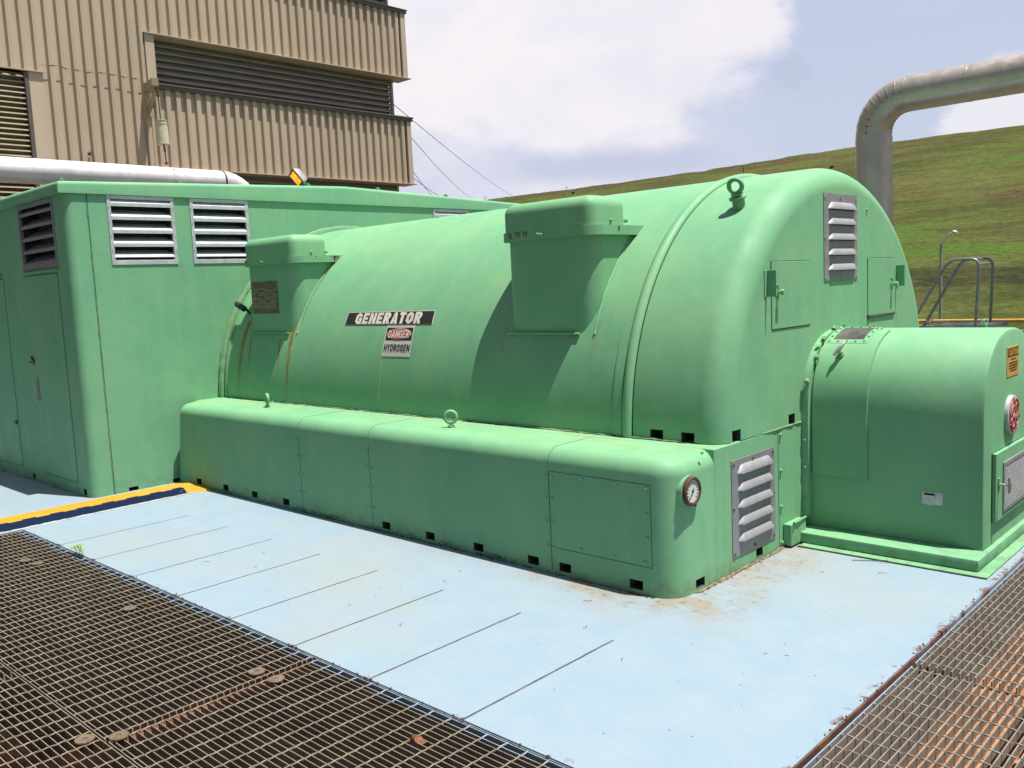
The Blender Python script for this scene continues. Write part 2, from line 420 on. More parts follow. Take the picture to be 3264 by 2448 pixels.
# ------------------------------------------------------------------ generator
GY, GZ, GR = 5.84, .735, 1.595
XE = -2.475                       # end face
XT = -7.87                        # face of the turbine enclosure
gen = empty('generator', (-5.1, 5.2, 0), 'huge mint green cylindrical generator housing lettered GENERATOR, on a long low skirt', 'generator')
def arc(r, n=72, a0=0, a1=180):
    return [(GY-r*math.cos(math.radians(a0+(a1-a0)*i/n)), GZ+r*math.sin(math.radians(a0+(a1-a0)*i/n))) for i in range(n+1)]
# drum
mb = MB(); A = arc(GR, 96); n = len(A); xs = [XT, -6.6, -5.46, -4.4, -3.2]
vs = [(x, y, z) for x in xs for (y, z) in A]
mb.add(vs, [(i*n+j, i*n+j+1, (i+1)*n+j+1, (i+1)*n+j) for i in range(len(xs)-1) for j in range(n-1)])
mb.build('drum_shell', M['shell'], gen)
# weld seam round the drum
mb = MB(); mb.tube([(-5.465+.004*math.sin(i*1.7), y, z) for i, (y, z) in enumerate(arc(GR, 90))], [.0028+.0014*random.random() for _ in range(91)], 6)
mb.build('weld_seam', M['green'], gen)
# end cover with rolled edge
mb = MB(); rf = .145; prof = [(-3.075, GR)]
for k in range(0, 13):
    t = PI/2*k/12; prof.append((XE-rf+rf*math.sin(t), GR-rf+rf*math.cos(t)))
rows = [[(x, y, z) for (y, z) in arc(r, 96)] for x, r in prof]
n = 97; vs = [v for r in rows for v in r]
mb.add(vs, [(i*n+j, i*n+j+1, (i+1)*n+j+1, (i+1)*n+j) for i in range(len(rows)-1) for j in range(n-1)])
k = len(rows)-1; mb.add(rows[-1], [tuple(range(n))])
# underside so the cover is closed
low = [rows[i][0] for i in range(len(rows))]+[rows[i][-1] for i in reversed(range(len(rows)))]
mb.add(low, [tuple(range(len(low)))])
mb.add(rows[0], [tuple(reversed(range(n)))])
cov = mb.build('end_cover', [M['green'], M['cavity']], gen, merge=True)
cut(cov, [(-2.95,-2.862,4.2,4.33,GZ-.02,.792),(-2.74,-2.655,4.2,4.36,GZ-.02,.790),
          (-2.60,-2.40,4.352,4.437,GZ-.02,.800),(-2.60,-2.40,5.018,5.10,GZ-.02,.800),(-2.60,-2.40,6.40,6.48,GZ-.02,.80)])
# joint ring: flat strap and half round bead, dark slot behind it
mb = MB()
def band(x0, x1, r0, r1, m=0, mbx=None):
    a = arc(r0, 96); b_ = arc(r1, 96); n = 97
    q = mbx or mb
    q.add([(x0,*p) for p in a]+[(x0,*p) for p in b_]+[(x1,*p) for p in b_]+[(x1,*p) for p in a],
           [(k*n+j, k*n+j+1, ((k+1)%4)*n+j+1, ((k+1)%4)*n+j) for k in range(4) for j in range(n-1)], m)
band(-3.215, -3.150, GR-.01, GR+.008)
mb.tube([(-3.113, y, z) for y, z in arc(GR-.010, 96)], .036, 12)
mb.build('joint_ring', M['green'], gen)
mb = MB(); band(-3.080, -3.071, GR-.05, GR+.0010); mb.build('joint_gap', M['gap'], gen)
# rough collar against the turbine enclosure
mb = MB(); rr = random.Random(3)
mb.tube([(-7.845, y, z) for y, z in arc(GR+.012, 120)], [.028+.008*rr.random() for _ in range(121)], 8)
mb.build('sealing_collar', M['caulk'], gen)
mb = MB(); band(-7.80, -7.77, GR-.01, GR+.010); mb.build('edge_strap', M['green'], gen)

# base block and long side skirt
mb = MB(); mb.box(XT, XE, 4.147, 7.50, 0, .731)
blk = mb.build('base_block', [M['green'], M['cavity']], gen, bevel=.004, seg=1)
cut(blk, [(-2.6,-2.4,4.590,4.668,.018,.070)])
SY = 3.745; sr = .165
SH, rv, rt_ = .7295, .145, .092          # height, plan corner radius, top edge radius
def plan(d, z=0):
    x1 = XE-.0015; p = [(-7.735-.125*max(0, 1-z/.66), SY+d)]+[(x, SY+d) for x in (-6.5, -5.2, -3.9)]
    for k in range(13):
        t = PI/2*k/12; p.append((x1-rv+(rv-d)*math.sin(t), SY+rv-(rv-d)*math.cos(t)))
    return p+[(x1-d, 4.30), (XT, 4.30), (XT, 4.0)]
rows = [[(x, y, 0) for x, y in plan(0, 0)]]
for k in range(11):
    t = PI/2*k/10; d = rt_*(1-math.cos(t)); z = SH-rt_+rt_*math.sin(t); rows.append([(x, y, z) for x, y in plan(d, z)])
n = len(rows[0]); mb = MB()
mb.add([v for r in rows for v in r], [(i*n+j, i*n+(j+1) % n, (i+1)*n+(j+1) % n, (i+1)*n+j) for i in range(len(rows)-1) for j in range(n)]+[tuple(reversed(range(n))), tuple((len(rows)-1)*n+j for j in range(n))])
skirt = mb.build('side_skirt', [M['green'], M['cavity']], gen, ang=30)
hx = [-7.485, -7.015, -6.545, -6.077, -4.825, -4.368, -3.915, -3.456, -3.212, -2.721]
cut(skirt, [(x-.043, x+.043, 3.60, 3.90, .022, .073) for x in hx]+[(-2.62, -2.40, 3.94, 4.027, .016, .065)], ang=30)
# narrow seams, access panel and screw heads of the skirt
def seam_v(x, z0, z1, y=SY, w=.005): 
    mb.box(x-w/2, x+w/2, y-.0012, y+.01, z0, z1)
mb = MB(); seam_v(-5.84, .02, .60); seam_v(-4.972, .02, .60); seam_v(-3.31, .02, .60, w=.007)
mb.box(-3.31, -2.616, SY-.0012, SY+.01, .596, .600); mb.box(-3.31, -2.614, SY-.0012, SY+.01, .153, .157); mb.box(-2.617, -2.613, SY-.0012, SY+.01, .155, .60)
for xx in (-5.84, -4.972, -3.31):       # over the rounded shoulder and across the top
    mb.tube([(xx, SY+rt_-(rt_+.0005)*math.cos(t), SH-rt_+(rt_+.0005)*math.sin(t)) for t in [PI/2*i/10 for i in range(11)]]+[(xx, 4.2, .7300)], .0020, 5)
split_parts(mb.build('panel_seams', M['seam'], gen), 'panel_seam')
scr = MB()
def screw(x, z, y=SY, r=.011):
    scr.tube([(x, y+.004, z), (x, y-.004, z), (x, y-.007, z)], [r, r, r*.55], 10)
for xx in (-5.84, -4.972, -3.31):
    for z in (.57, .44, .30, .16): screw(xx-.028, z); screw(xx+.024, z-.003)
for x in (-3.07, -2.84, -2.64): screw(x, .575); screw(x-.02, .178)
for z in (.44, .31): screw(-2.64, z)
split_parts(scr.build('screw_heads', M['green'], gen), 'screw_head')
# ragged caulk line along top joints
def bead(name, pts, r0, r1, mat, parent, seed, jit=.006):
    rg = random.Random(seed); out = []
    for i in range(len(pts)-1):
        a = Vector(pts[i]); b = Vector(pts[i+1]); k = max(2, int((b-a).length/.035))
        for j in range(k): out.append(a.lerp(b, j/k)+Vector((rg.uniform(-jit, jit), rg.uniform(-jit, jit), rg.uniform(-jit, jit)*.4)))
    out.append(Vector(pts[-1])); q = MB()
    q.tube(out, [rg.uniform(r0, r1) for _ in out], 5); return q.build(name, mat, parent, ang=60)
bead('caulk_line', [(-7.8, 4.235, .733), (-3.1, 4.235, .733), (-2.75, 4.24, .733)], .003, .010, M['caulk'], gen, 1)
bead('caulk_line', [(-2.49, 4.45, .7335), (-2.475, 4.8, .734), (-2.475, 5.2, .734)], .004, .008, M['caulk'], gen, 2, .002)
bead('dirt_line', [(-7.8, 4.228, .733), (-2.7, 4.228, .733)], .002, .006, M['grit'], gen, 5)
bead('caulk_line', [(-2.62, 3.80, .004), (-2.46, 3.95, .003), (-2.465, 4.95, .003)], .004, .012, M['litter_light'], gen, 6)

# eye bolts
def eyebolt(name, p, normal, az, s=1., collar=False, parent=gen):
    p = Vector(p); nn = Vector(normal).normalized(); q = MB()
    side = Vector((math.cos(az), math.sin(az), 0)); side = (side-nn*side.dot(nn)).normalized()
    R, r = .036*s, .0125*s
    c = p+nn*(.045*s+(.05*s if collar else 0)+R*.6)
    q.tube([c+(side*math.cos(t)+nn*math.sin(t))*R for t in [2*PI*i/28 for i in range(28)]], r, 10, closed=True)
    q.tube([p-nn*.01, c-nn*R], [.016*s, .011*s], 12)
    if collar:
        q.tube([p-nn*.01, p+nn*.042*s], .034*s, 16)
        q.tube([p+nn*.045*s, p+nn*.058*s], .046*s, 20)
        q.tube([p+nn*.066*s, p+nn*.076*s], .034*s, 6)
    else: q.tube([p-nn*.004, p+nn*.012*s], .024*s, 14)
    return q.build(name, M['green'], parent, ang=40)
eyebolt('lifting_eye', (-6.70, 4.02, .731), (0,0,1), math.radians(-20), 1.05)
eyebolt('lifting_eye', (-4.385, 4.0, .731), (0,0,1), math.radians(38), 1.05)
ta = math.atan2(4.96-GY, 2.065-GZ)
eyebolt('lifting_eye', (-2.745, GY+GR*math.sin(ta), GZ+GR*math.cos(ta)), (0, math.sin(ta)*.55, math.cos(ta)), math.radians(8), 1.12, True)

# side terminal boxes
def termbox(x0, x1):
    q = MB(); yb = 4.362; y1 = 5.30
    q.box(x0+.01, x1-.01, yb, y1, 1.33, 1.97)
    body = q.build('box_body', M['green'], gen, bevel=.13, seg=8, sel=lambda a, b: abs(a.x-b.x) < 1e-4 and abs(a.y-b.y) < 1e-4 and a.y < yb+.01)
    q = MB(); q.box(x0-.022, x1+.030, yb-.028, y1, 1.944, 2.003)
    fl = q.build('box_flange', M['green'], gen, bevel=.135, seg=8, sel=lambda a, b: abs(a.x-b.x) < 1e-4 and abs(a.y-b.y) < 1e-4 and a.y < yb)
    q = MB(); q.box(x0+.004, x1-.004, yb+.002, 4.745, 2.003, 2.192)
    lid = q.build('box_lid', M['green'], gen, bevel=.075, seg=7,
        sel=lambda a, b: (abs(a.z-b.z) < 1e-4 and a.z > 2.19) or (abs(a.x-b.x) < 1e-4 and abs(a.y-b.y) < 1e-4))
    q = MB()
    for y in (4.56, 4.72): q.tube([(x1-.012, y, 2.035), (x1+.006, y, 2.035), (x1+.010, y, 2.035)], [.013, .013, .006], 10)
    q.tube([(x0+.33, yb-.015, 1.99), (x0+.36, yb-.03, 1.975), (x0+.40, yb-.03, 1.972)], .008, 8)
    split_parts(q.build('lid_bolts', M['green'], gen), 'lid_bolt')
    q = MB(); rg = random.Random(int(x0*100))
    def drips(cx_, n_, L, sp, side):
        for _ in range(n_):
            u = cx_+rg.gauss(0, sp); w = rg.uniform(.0015, .0045); l = L*rg.uniform(.35, 1.); z0_ = 2.003-rg.uniform(0, .01)
            if side: q.add([(x1+.0306, u-w, z0_), (x1+.0306, u+w, z0_), (x1+.0306, u+w*.6, z0_-l*.7), (x1+.0306, u, z0_-l), (x1+.0306, u-w*.5, z0_-l*.6)], [(0,1,2,3,4)])
            else: q.add([(u-w, yb-.0286, z0_), (u+w, yb-.0286, z0_), (u+w*.6, yb-.0286, z0_-l*.7), (u, yb-.0286, z0_-l), (u-w*.5, yb-.0286, z0_-l*.6)], [(0,1,2,3,4)])
        t_ = q.build('rust_run', M['rust'], gen); q.v.clear(); q.f.clear(); q.m.clear(); return t_
    if x0 > -5:
        drips(x0+.175, 9, .055, .012, False); drips(x0+.255, 7, .055, .010, False); drips(x0+.01+.10, 6, .05, .006, False)
        drips(4.60, 7, .050, .010, True)
    else: drips(x0+.11, 6, .05, .012, False); drips(4.78, 16, .058, .020, True); drips(4.58, 3, .04, .005, True)
    q = MB()                 # weld bead where the box meets the drum
    pts = []
    for i in range(22):
        z = 1.335+i*(1.95-1.335)/21; y = GY-math.sqrt(GR*GR-(z-GZ)**2); pts.append((x1-.010+.003, y-.002+.0015*math.sin(i*2.1), z))
    q.tube(pts, [.007+.003*rg.random() for _ in pts], 6)
    q.tube([(x0+.04+i*(x1-x0-.16)/12, 4.352, 1.338) for i in range(13)], [.007+.002*rg.random() for _ in range(13)], 6)
    q.build('weld_bead', M['green'], gen)
    return body
termbox(-4.19, -3.415); termbox(-7.505, -6.69)
q = MB(); pts = []           # rusty run beside the left box
for i in range(26):
    z = 1.40+i*(1.955-1.40)/25; y = GY-math.sqrt((GR+.001)**2-(z-GZ)**2); pts.append((-6.672+.003*math.sin(i), y-.001, z))
q.tube(pts, [.002+.0022*(i/25)*(.6+.4*math.sin(i*2.3)) for i in range(26)], 5)
q.build('rust_run', M['litter_light'], gen)
# rating plate
q = MB(); q.box(-7.385, -6.955, 4.356, 4.3605, 1.512, 1.798); rg = random.Random(9)
pl_ = q.build('rating_plate', M['plate'], gen, bevel=.003, seg=1)
q = MB(); z = 1.735
while z > 1.56:
    x = -7.365
    while x < -6.985:
        w = rg.choice((.03, .05, .08, .11))
        if rg.random() < .82: q.box(x, min(x+w, -6.975), 4.3545, 4.356, z-.006, z+.004)
        x += w+.010
    z -= .0185
q.build('plate_lines', M['plate_l'], pl_)
# black rubber grip left of the box
q = MB(); q.tube([(-7.60, 4.46, 1.50), (-7.60, 4.40, 1.575)], .012, 10)
q.tube([(-7.585, 4.385, 1.560), (-7.70, 4.385, 1.605), (-7.725, 4.385, 1.615)], [.028, .029, .020], 14)
q.build('rubber_grip', M['rubber'], gen)

# block capitals drawn as mitred strokes (no overlaps)
def stroke(path, t, closed=False):
    P = [Vector((a, b, 0)) for a, b in path]; n = len(P); L = []; Rr = []
    for i in range(n):
        a = P[i-1] if (i > 0 or closed) else None; b = P[(i+1) % n] if (i < n-1 or closed) else None
        d0 = (P[i]-a).normalized() if a is not None else None; d1 = (b-P[i]).normalized() if b is not None else None
        d0 = d0 or d1; d1 = d1 or d0
        n0 = Vector((-d0.y, d0.x, 0)); n1 = Vector((-d1.y, d1.x, 0)); m_ = (n0+n1).normalized(); k = t/2/max(.3, m_.dot(n0))
        L.append(P[i]+m_*k); Rr.append(P[i]-m_*k)
    return [[(L[i].x, L[i].y), (L[(i+1) % n].x, L[(i+1) % n].y), (Rr[(i+1) % n].x, Rr[(i+1) % n].y), (Rr[i].x, Rr[i].y)] for i in range(n if closed else n-1)]
def rect(a, b, c, d): return [(a, c), (b, c), (b, d), (a, d)]
def glyph(ch, w, t):
    h = t/2; c = .16; W = w-h
    if ch == 'I': return [rect(0, t, 0, 1)], t
    if ch == 'T': return [rect(0, w, 1-t, 1), rect(w/2-h, w/2+h, 0, 1-t)], w
    if ch == 'E': return stroke([(w, 1-h), (h, 1-h), (h, h), (w, h)], t)+[rect(t, w*.9, .5-h*.95, .5+h*.95)], w
    if ch == 'H': return [rect(0, t, 0, 1), rect(w-t, w, 0, 1), rect(t, w-t, .5-h, .5+h)], w
    if ch == 'N': return [rect(0, t, 0, 1), rect(w-t, w, 0, 1), [(t, 1), (t, .60), (w-t, 0), (w-t, .40)]], w
    if ch == 'O': return stroke([(c+h, h), (W-c, h), (W, c+h), (W, 1-c-h), (W-c, 1-h), (c+h, 1-h), (h, 1-c-h), (h, c+h)], t, True), w
    if ch == 'D': return [rect(0, t, 0, 1)]+stroke([(t, h), (W-c, h), (W, c+h), (W, 1-c-h), (W-c, 1-h), (t, 1-h)], t), w
    if ch == 'C': return stroke([(W, .32), (W, c+h), (W-c, h), (c+h, h), (h, c+h), (h, 1-c-h), (c+h, 1-h), (W-c, 1-h), (W, 1-c-h), (W, .68)], t), w
    if ch == 'U': return stroke([(h, 1), (h, c+h), (c+h, h), (W-c, h), (W, c+h), (W, 1)], t), w
    if ch == 'G': return stroke([(W, .68), (W, 1-c-h), (W-c, 1-h), (c+h, 1-h), (h, 1-c-h), (h, c+h), (c+h, h), (W, h), (W, .46), (w*.52, .46)], t), w
    if ch == 'R': return [rect(0, t, 0, 1)]+stroke([(t, 1-h), (W-.10, 1-h), (W, 1-h-.10), (W, .50+h+.02), (W-.10, .50), (t, .50)], t)+[[(w*.42, .50-h-.001), (w*.42+t, .50-h-.001), (w, 0), (w-t*1.1, 0)]], w
    if ch == 'Y': return [[(0, 1), (t*1.1, 1), (w/2, .64), (w-t*1.1, 1), (w, 1), (w/2+h, .44), (w/2-h, .44)], rect(w/2-h, w/2+h, 0, .44)], w
    if ch == 'A':
        xi = lambda z: 1.05*t+(w/2-1.05*t)*z/.76
        return [[(0, 0), (1.05*t, 0), (w/2, .76), (w/2, 1), (w/2-h, 1)], [(w, 0), (w-1.05*t, 0), (w/2, .76), (w/2, 1), (w/2+h, 1)], [(xi(.18), .18), (w-xi(.18), .18), (w-xi(.36), .36), (xi(.36), .36)]], w
    return [], w
def put_block(q, s_, u0, u1, w0, w1, fn, m=0, w=.58, t=.21, gap=.10, shear=0.):
    x = 0; polys = []
    for ch in s_:
        ps, adv = glyph(ch, w*(1.08 if ch in 'GOANR' else .95 if ch in 'ET' else 1), t); polys += [[(x+a, b) for a, b in p] for p in ps]; x += adv+gap
    W = x-gap
    for p in polys:
        q.add([fn(u0+(u1-u0)*((a+shear*(b-.5))/W), w0+(w1-w0)*b) for a, b in p], [tuple(range(len(p)))], m)
# lettering on the drum
def on_drum(u, w, off=.004):   # u = X, w = arc length above GZ level expressed as Z at the surface
    z = w; y = GY-math.sqrt((GR+off)**2-(z-GZ)**2); return (u, y, z)
def drum_patch(mbx, corners, off, m=0, nu=2, nw=8):
    (a, b, c, d) = corners    # (u,w): bottom-left, bottom-right, top-right, top-left
    vs = []
    for j in range(nw+1):
        t = j/nw
        for i in range(nu+1):
            s_ = i/nu
            u = (a[0]*(1-s_)+b[0]*s_)*(1-t)+(d[0]*(1-s_)+c[0]*s_)*t
            w = (a[1]*(1-s_)+b[1]*s_)*(1-t)+(d[1]*(1-s_)+c[1]*s_)*t
            vs.append(on_drum(u, w, off))
    mbx.add(vs, [(j*(nu+1)+i, j*(nu+1)+i+1, (j+1)*(nu+1)+i+1, (j+1)*(nu+1)+i) for j in range(nw) for i in range(nu)], m)
q = MB(); drum_patch(q, [(-6.038,1.400),(-4.954,1.400),(-4.963,1.503),(-6.036,1.503)], .0025)
sg = q.build('name_sign', M['cream'], gen)
q = MB(); drum_patch(q, [(-6.030,1.404),(-4.962,1.404),(-4.971,1.499),(-6.028,1.499)], .004)
q.build('sign_face', M['black'], sg)
q = MB(); put_block(q, 'GENERATOR', -5.905, -5.095, 1.4085, 1.495, lambda u, w: on_drum(u, w, .006), t=.25)
q.build('lettering', M['cream'], sg)
q = MB(); drum_patch(q, [(-5.471,1.163),(-5.130,1.163),(-5.140,1.3945),(-5.476,1.3945)], .003)
dg_ = q.build('danger_sign', M['signwhite'], gen)
q = MB(); drum_patch(q, [(-5.456,1.286),(-5.146,1.286),(-5.155,1.378),(-5.463,1.378)], .0045); q.build('black_panel', M['black'], dg_)
def ell(cu, cw, ru, rw, off, mbx, m, n=40):
    vs = [on_drum(cu+ru*math.cos(2*PI*i/n), cw+rw*math.sin(2*PI*i/n), off) for i in range(n)]+[on_drum(cu, cw, off+.0003)]
    mbx.add(vs, [(i, (i+1) % n, n) for i in range(n)], m)
q = MB(); ell(-5.304, 1.332, .143, .0415, .0065, q, 0); ell(-5.304, 1.332, .136, .0375, .0078, q, 1)
q.build('danger_oval', [M['cream'], M['red']], dg_)
q = MB(); put_block(q, 'DANGER', -5.428, -5.180, 1.304, 1.360, lambda u, w: on_drum(u, w, .0095), t=.19, w=.62)
q.build('lettering', M['cream'], dg_)
q = MB(); put_block(q, 'HYDROGEN', -5.452, -5.148, 1.204, 1.255, lambda u, w: on_drum(u, w, .0055), t=.17, w=.56)
q.build('lettering', M['black'], dg_)

# louvre plates with pressed hoods on the end face
def hoodplate(y0, y1, z0, z1, x, hy0, hy1, ztop, hh, pitch, name, tilt=0.):
    q = MB(); q.box(x-.002, x+.005, y0, y1, z0, z1)
    pl = q.build(name, M['galvflat'], gen)
    q = MB(); W = hy1-hy0; D = .023
    for k in range(5):
        zt = ztop-k*pitch; nu, nv = 22, 8; vs = []
        for j in range(nv+1):
            v = j/nv
            for i in range(nu+1):
                u = i/nu*2-1; e = min(1., (1-abs(u))/.10)**.6
                top = zt-hh*.85*max(0., (abs(u)-.80)/.20)
                z = top+(zt-hh-top)*v
                vs.append((x+.005+D*math.sin(v*PI/2)**.75*e, hy0+W*(u+1)/2, z))
        q.add(vs, [(j*(nu+1)+i, j*(nu+1)+i+1, (j+1)*(nu+1)+i+1, (j+1)*(nu+1)+i) for j in range(nv) for i in range(nu)], 0)
        q.box(x+.004, x+.0068, hy0+.025, hy1-.025, zt-hh-.005, zt-hh*.55, 1)
    split_parts(q.build('vent_hoods', [M['hood'], M['cavity']], pl, ang=50), 'vent_hood')
    q = MB()
    for y, z in [(y0+.02, z1-.025), ((y0+y1)/2-.01, z1-.02), (y1-.02, z1-.025), (y0+.015, (z0+z1)/2), (y1-.015, (z0+z1)/2), (y0+.02, z0+.02), ((y0+y1)/2, z0+.02), (y1-.02, z0+.02)]:
        q.tube([(x+.002, y, z), (x+.010, y, z)], .0085, 8)
    split_parts(q.build('plate_screws', M['rust'] if z0 < 1 else M['steel'], pl), 'plate_screw')
hoodplate(5.529, 6.046, 1.592, 2.146, XE, 5.594, 6.010, 2.094, .046, .0975, 'upper_vent_plate')
hoodplate(4.320, 4.818, .085, .636, XE, 4.385, 4.782, .602, .050, .0965, 'lower_vent_plate')
# inspection doors
def insp(y0, y1, z0, z1, hy, ky, kz):
    q = MB(); q.box(XE-.002, XE+.0015, y0-.004, y1+.004, z0-.006, z1+.005); q.build('door_gap', M['gap'], gen)
    q = MB(); q.box(XE-.001, XE+.0055, y0, y1, z0, z1); d = q.build('inspection_door', M['green'], gen, bevel=.0015, seg=1)
    q = MB(); q.tube([(XE+.004, ky, kz), (XE+.012, ky, kz), (XE+.014, ky, kz)], [.026, .026, .01], 14)
    q.tube([(XE+.01, ky, kz), (XE+.042, ky, kz)], .010, 10); q.tube([(XE+.034, ky, kz), (XE+.052, ky, kz)], .017, 12)
    q.tube([(XE+.009, ky-.004, kz+.045), (XE+.009, ky, kz)], .011, 8)
    q.build('door_knob', M['green'], d)
    q = MB(); s_ = 1 if hy > ky else -1
    q.box(XE, XE+.062, hy-.003, hy+.003, 1.522, 1.675); q.box(XE, XE+.006, min(hy, hy+s_*.03), max(hy, hy+s_*.03), 1.522, 1.675)
    q.build('drip_guard', M['green'], gen, bevel=.0015, seg=1)
    return d
insp(4.820, 5.320, 1.330, 1.723, 4.765, 4.885, 1.545)
insp(6.228, 6.712, 1.332, 1.728, 6.76, 6.655, 1.540)
q = MB(); q.tube([(XE+.004, 6.235, 1.322), (XE+.006, 6.712, 1.326)], .007, 8); q.box(XE, XE+.012, 6.215, 6.25, 1.308, 1.335)
q.build('rusted_sill', M['grit'], gen)
# edge seam and screws of the end block
q = MB(); q.box(XE-.002, XE+.0012, 4.873, 4.878, .02, .728); split_parts(q.build('panel_seams', M['gap'], gen), 'panel_seam')
q = MB()
for z in (.695, .478, .258, .036): q.tube([(XE, 4.902, z), (XE+.012, 4.902, z), (XE+.014, 4.902, z)], [.011, .011, .006], 9)
for y, z in ((6.22, 2.06), (4.02, .735)): q.tube([(XE, y, z), (XE+.01, y, z)], .009, 8)
split_parts(q.build('screw_heads', M['green'], gen), 'screw_head')
# pressure gauge on the skirt end
q = MB(); gy_, gz_ = 3.892, .557
q.tube([(XE-.03, gy_, gz_), (XE+.006, gy_, gz_)], .082, 32); ga = q.build('dial_gauge', M['green'], gen)
q = MB()
for (x0, r0), (x1, r1) in zip([(.005,.074),(.024,.077),(.030,.073),(.030,.062)], [(.024,.077),(.030,.073),(.030,.062),(.022,.058)]):
    a = [(XE+x0, gy_+r0*math.cos(t), gz_+r0*math.sin(t)) for t in [2*PI*i/36 for i in range(36)]]
    b_ = [(XE+x1, gy_+r1*math.cos(t), gz_+r1*math.sin(t)) for t in [2*PI*i/36 for i in range(36)]]
    q.add(a+b_, [(i, (i+1) % 36, 36+(i+1) % 36, 36+i) for i in range(36)])
q.tube([(XE+.01, gy_+.02, gz_-.076), (XE+.026, gy_+.03, gz_-.080)], .007, 8)
q.build('bezel', simple('dark_rust_bezel', (.075, .035, .022), .8, .1, .5, 40), ga, merge=True)
q = MB(); q.tube([(XE+.006, gy_, gz_), (XE+.0225, gy_, gz_)], .060, 32)
for i in range(13):
    t = math.radians(225-i*22.5); c_, s_ = math.cos(t), math.sin(t)
    q.bar((XE+.0235, gy_+c_*.040, gz_+s_*.040), (XE+.0235, gy_+c_*.052, gz_+s_*.052), .004, .001, (1,0,0), 1)
q.bar((XE+.0250, gy_+.012, gz_+.014), (XE+.0250, gy_-.028, gz_-.034), .005, .001, (1,0,0), 1); q.tube([(XE+.022, gy_, gz_), (XE+.027, gy_, gz_)], .007, 10, m=1)
q.build('dial_face', [M['white'], M['black']], ga)

# ------------------------------------------------------------------ exciter
exc = empty('exciter_housing', (-1.93, 5.76, 0), 'small round topped mint green housing with red emblem bolted to the end of the generator', 'machine housing')
EY, EZ, EW, EH = 5.76, .75, .525, .525
def eprof(w, h, z0, n=40, e=2.5, y=EY):
    pts = [(y-w, z0)]
    for i in range(n+1):
        t = PI*i/n; c_, s_ = math.cos(t), math.sin(t)
        pts.append((y-w*(abs(c_)**(2/e))*(1 if c_ > 0 else -1), EZ+h*(abs(s_)**(2/e))))
    pts.append((y+w, z0)); return pts
XX = -1.445
q = MB(); rows = []; ed = .022
for x, k in [(-2.474, 0), (XX-ed, 0), (XX-ed*.3, ed*.3), (XX, ed)]:
    rows.append([(x, y, z) for y, z in eprof(EW-k, EH-k, .076)])
n = len(rows[0])
q.add([v for r in rows for v in r], [(i*n+j, i*n+j+1, (i+1)*n+j+1, (i+1)*n+j) for i in range(3) for j in range(n-1)])
q.add(rows[-1], [tuple(range(n))]); q.add([rows[0][0], rows[-1][0], rows[-1][-1], rows[0][-1]], [(0,1,2,3)])
q.build('cover', M['green'], exc, merge=True, ang=32)
q = MB(); P0 = eprof(.572, .536, .145); P1 = eprof(.53, .52, .145); n = len(P0)
q.add([(-2.474,*p) for p in P0]+[(-2.432,*p) for p in P0]+[(-2.432,*p) for p in P1], [(k*n+j, k*n+j+1, (k+1)*n+j+1, (k+1)*n+j) for k in range(2) for j in range(n-1)])
q.build('mounting_collar', M['green'], exc, merge=True)
q = MB()
for i in (12, 21):
    y, z = P0[i]; q.tube([(-2.44, y-.0, z), (-2.44, y-.02*(1 if y < EY else -1)*(abs(y-EY)/.6), z+.022*(z-.6))], .012, 6)
for z in (.25, .45, .62): q.tube([(-2.455, 5.19, z), (-2.455, 5.172, z)], .009, 8)
split_parts(q.build('collar_bolts', M['green'], exc), 'collar_bolt')
q = MB(); q.box(-2.472, -1.416, 5.045, 6.5, .010, .074); q.build('plinth', M['green'], exc, bevel=.006, seg=2)
q = MB(); q.box(-2.40, -1.355, 4.978, 6.57, .0055, .0095); q.build('base_sheet', M['green'], exc)
q = MB(); q.box(-2.41, -1.36, 4.974, 6.5, .0005, .0052); q.build('sheet_gap', M['grit'], exc)
q = MB(); q.box(-2.474, -2.420, 4.925, 5.12, .012, .145); q.build('mounting_foot', M['green'], exc, bevel=.004, seg=1)
bead('caulk_line', [(-2.41, 4.94, .152), (-2.42, 5.12, .155)], .005, .011, M['caulk'], exc, 12, .003)
# hatch that wraps over the shoulder
HP = [p for p in eprof(EW+.014, EH+.014, .405) if p[0] < 5.62]
HP = [HP[0]]+[(HP[0][0], .405+(.75-.405)*k/4) for k in range(1, 4)]+HP[1:]
q = MB(); n = len(HP); HI = [p for p in eprof(EW-.006, EH-.006, .405) if p[0] < 5.62]; HI = [HI[0]]+[(HI[0][0], .405+(.75-.405)*k/4) for k in range(1, 4)]+HI[1:]
HI = HI[:n]+[HI[-1]]*(n-len(HI))
q.add([(-2.42,*p) for p in HI]+[(-2.42,*p) for p in HP]+[(-2.083,*p) for p in HP]+[(-2.083,*p) for p in HI],
      [(k*n+j, k*n+j+1, (k+1)*n+j+1, (k+1)*n+j) for k in range(3) for j in range(n-1)]+[(0, n, 2*n, 3*n)])
hat = q.build('access_hatch', M['green'], exc, merge=True, ang=32)
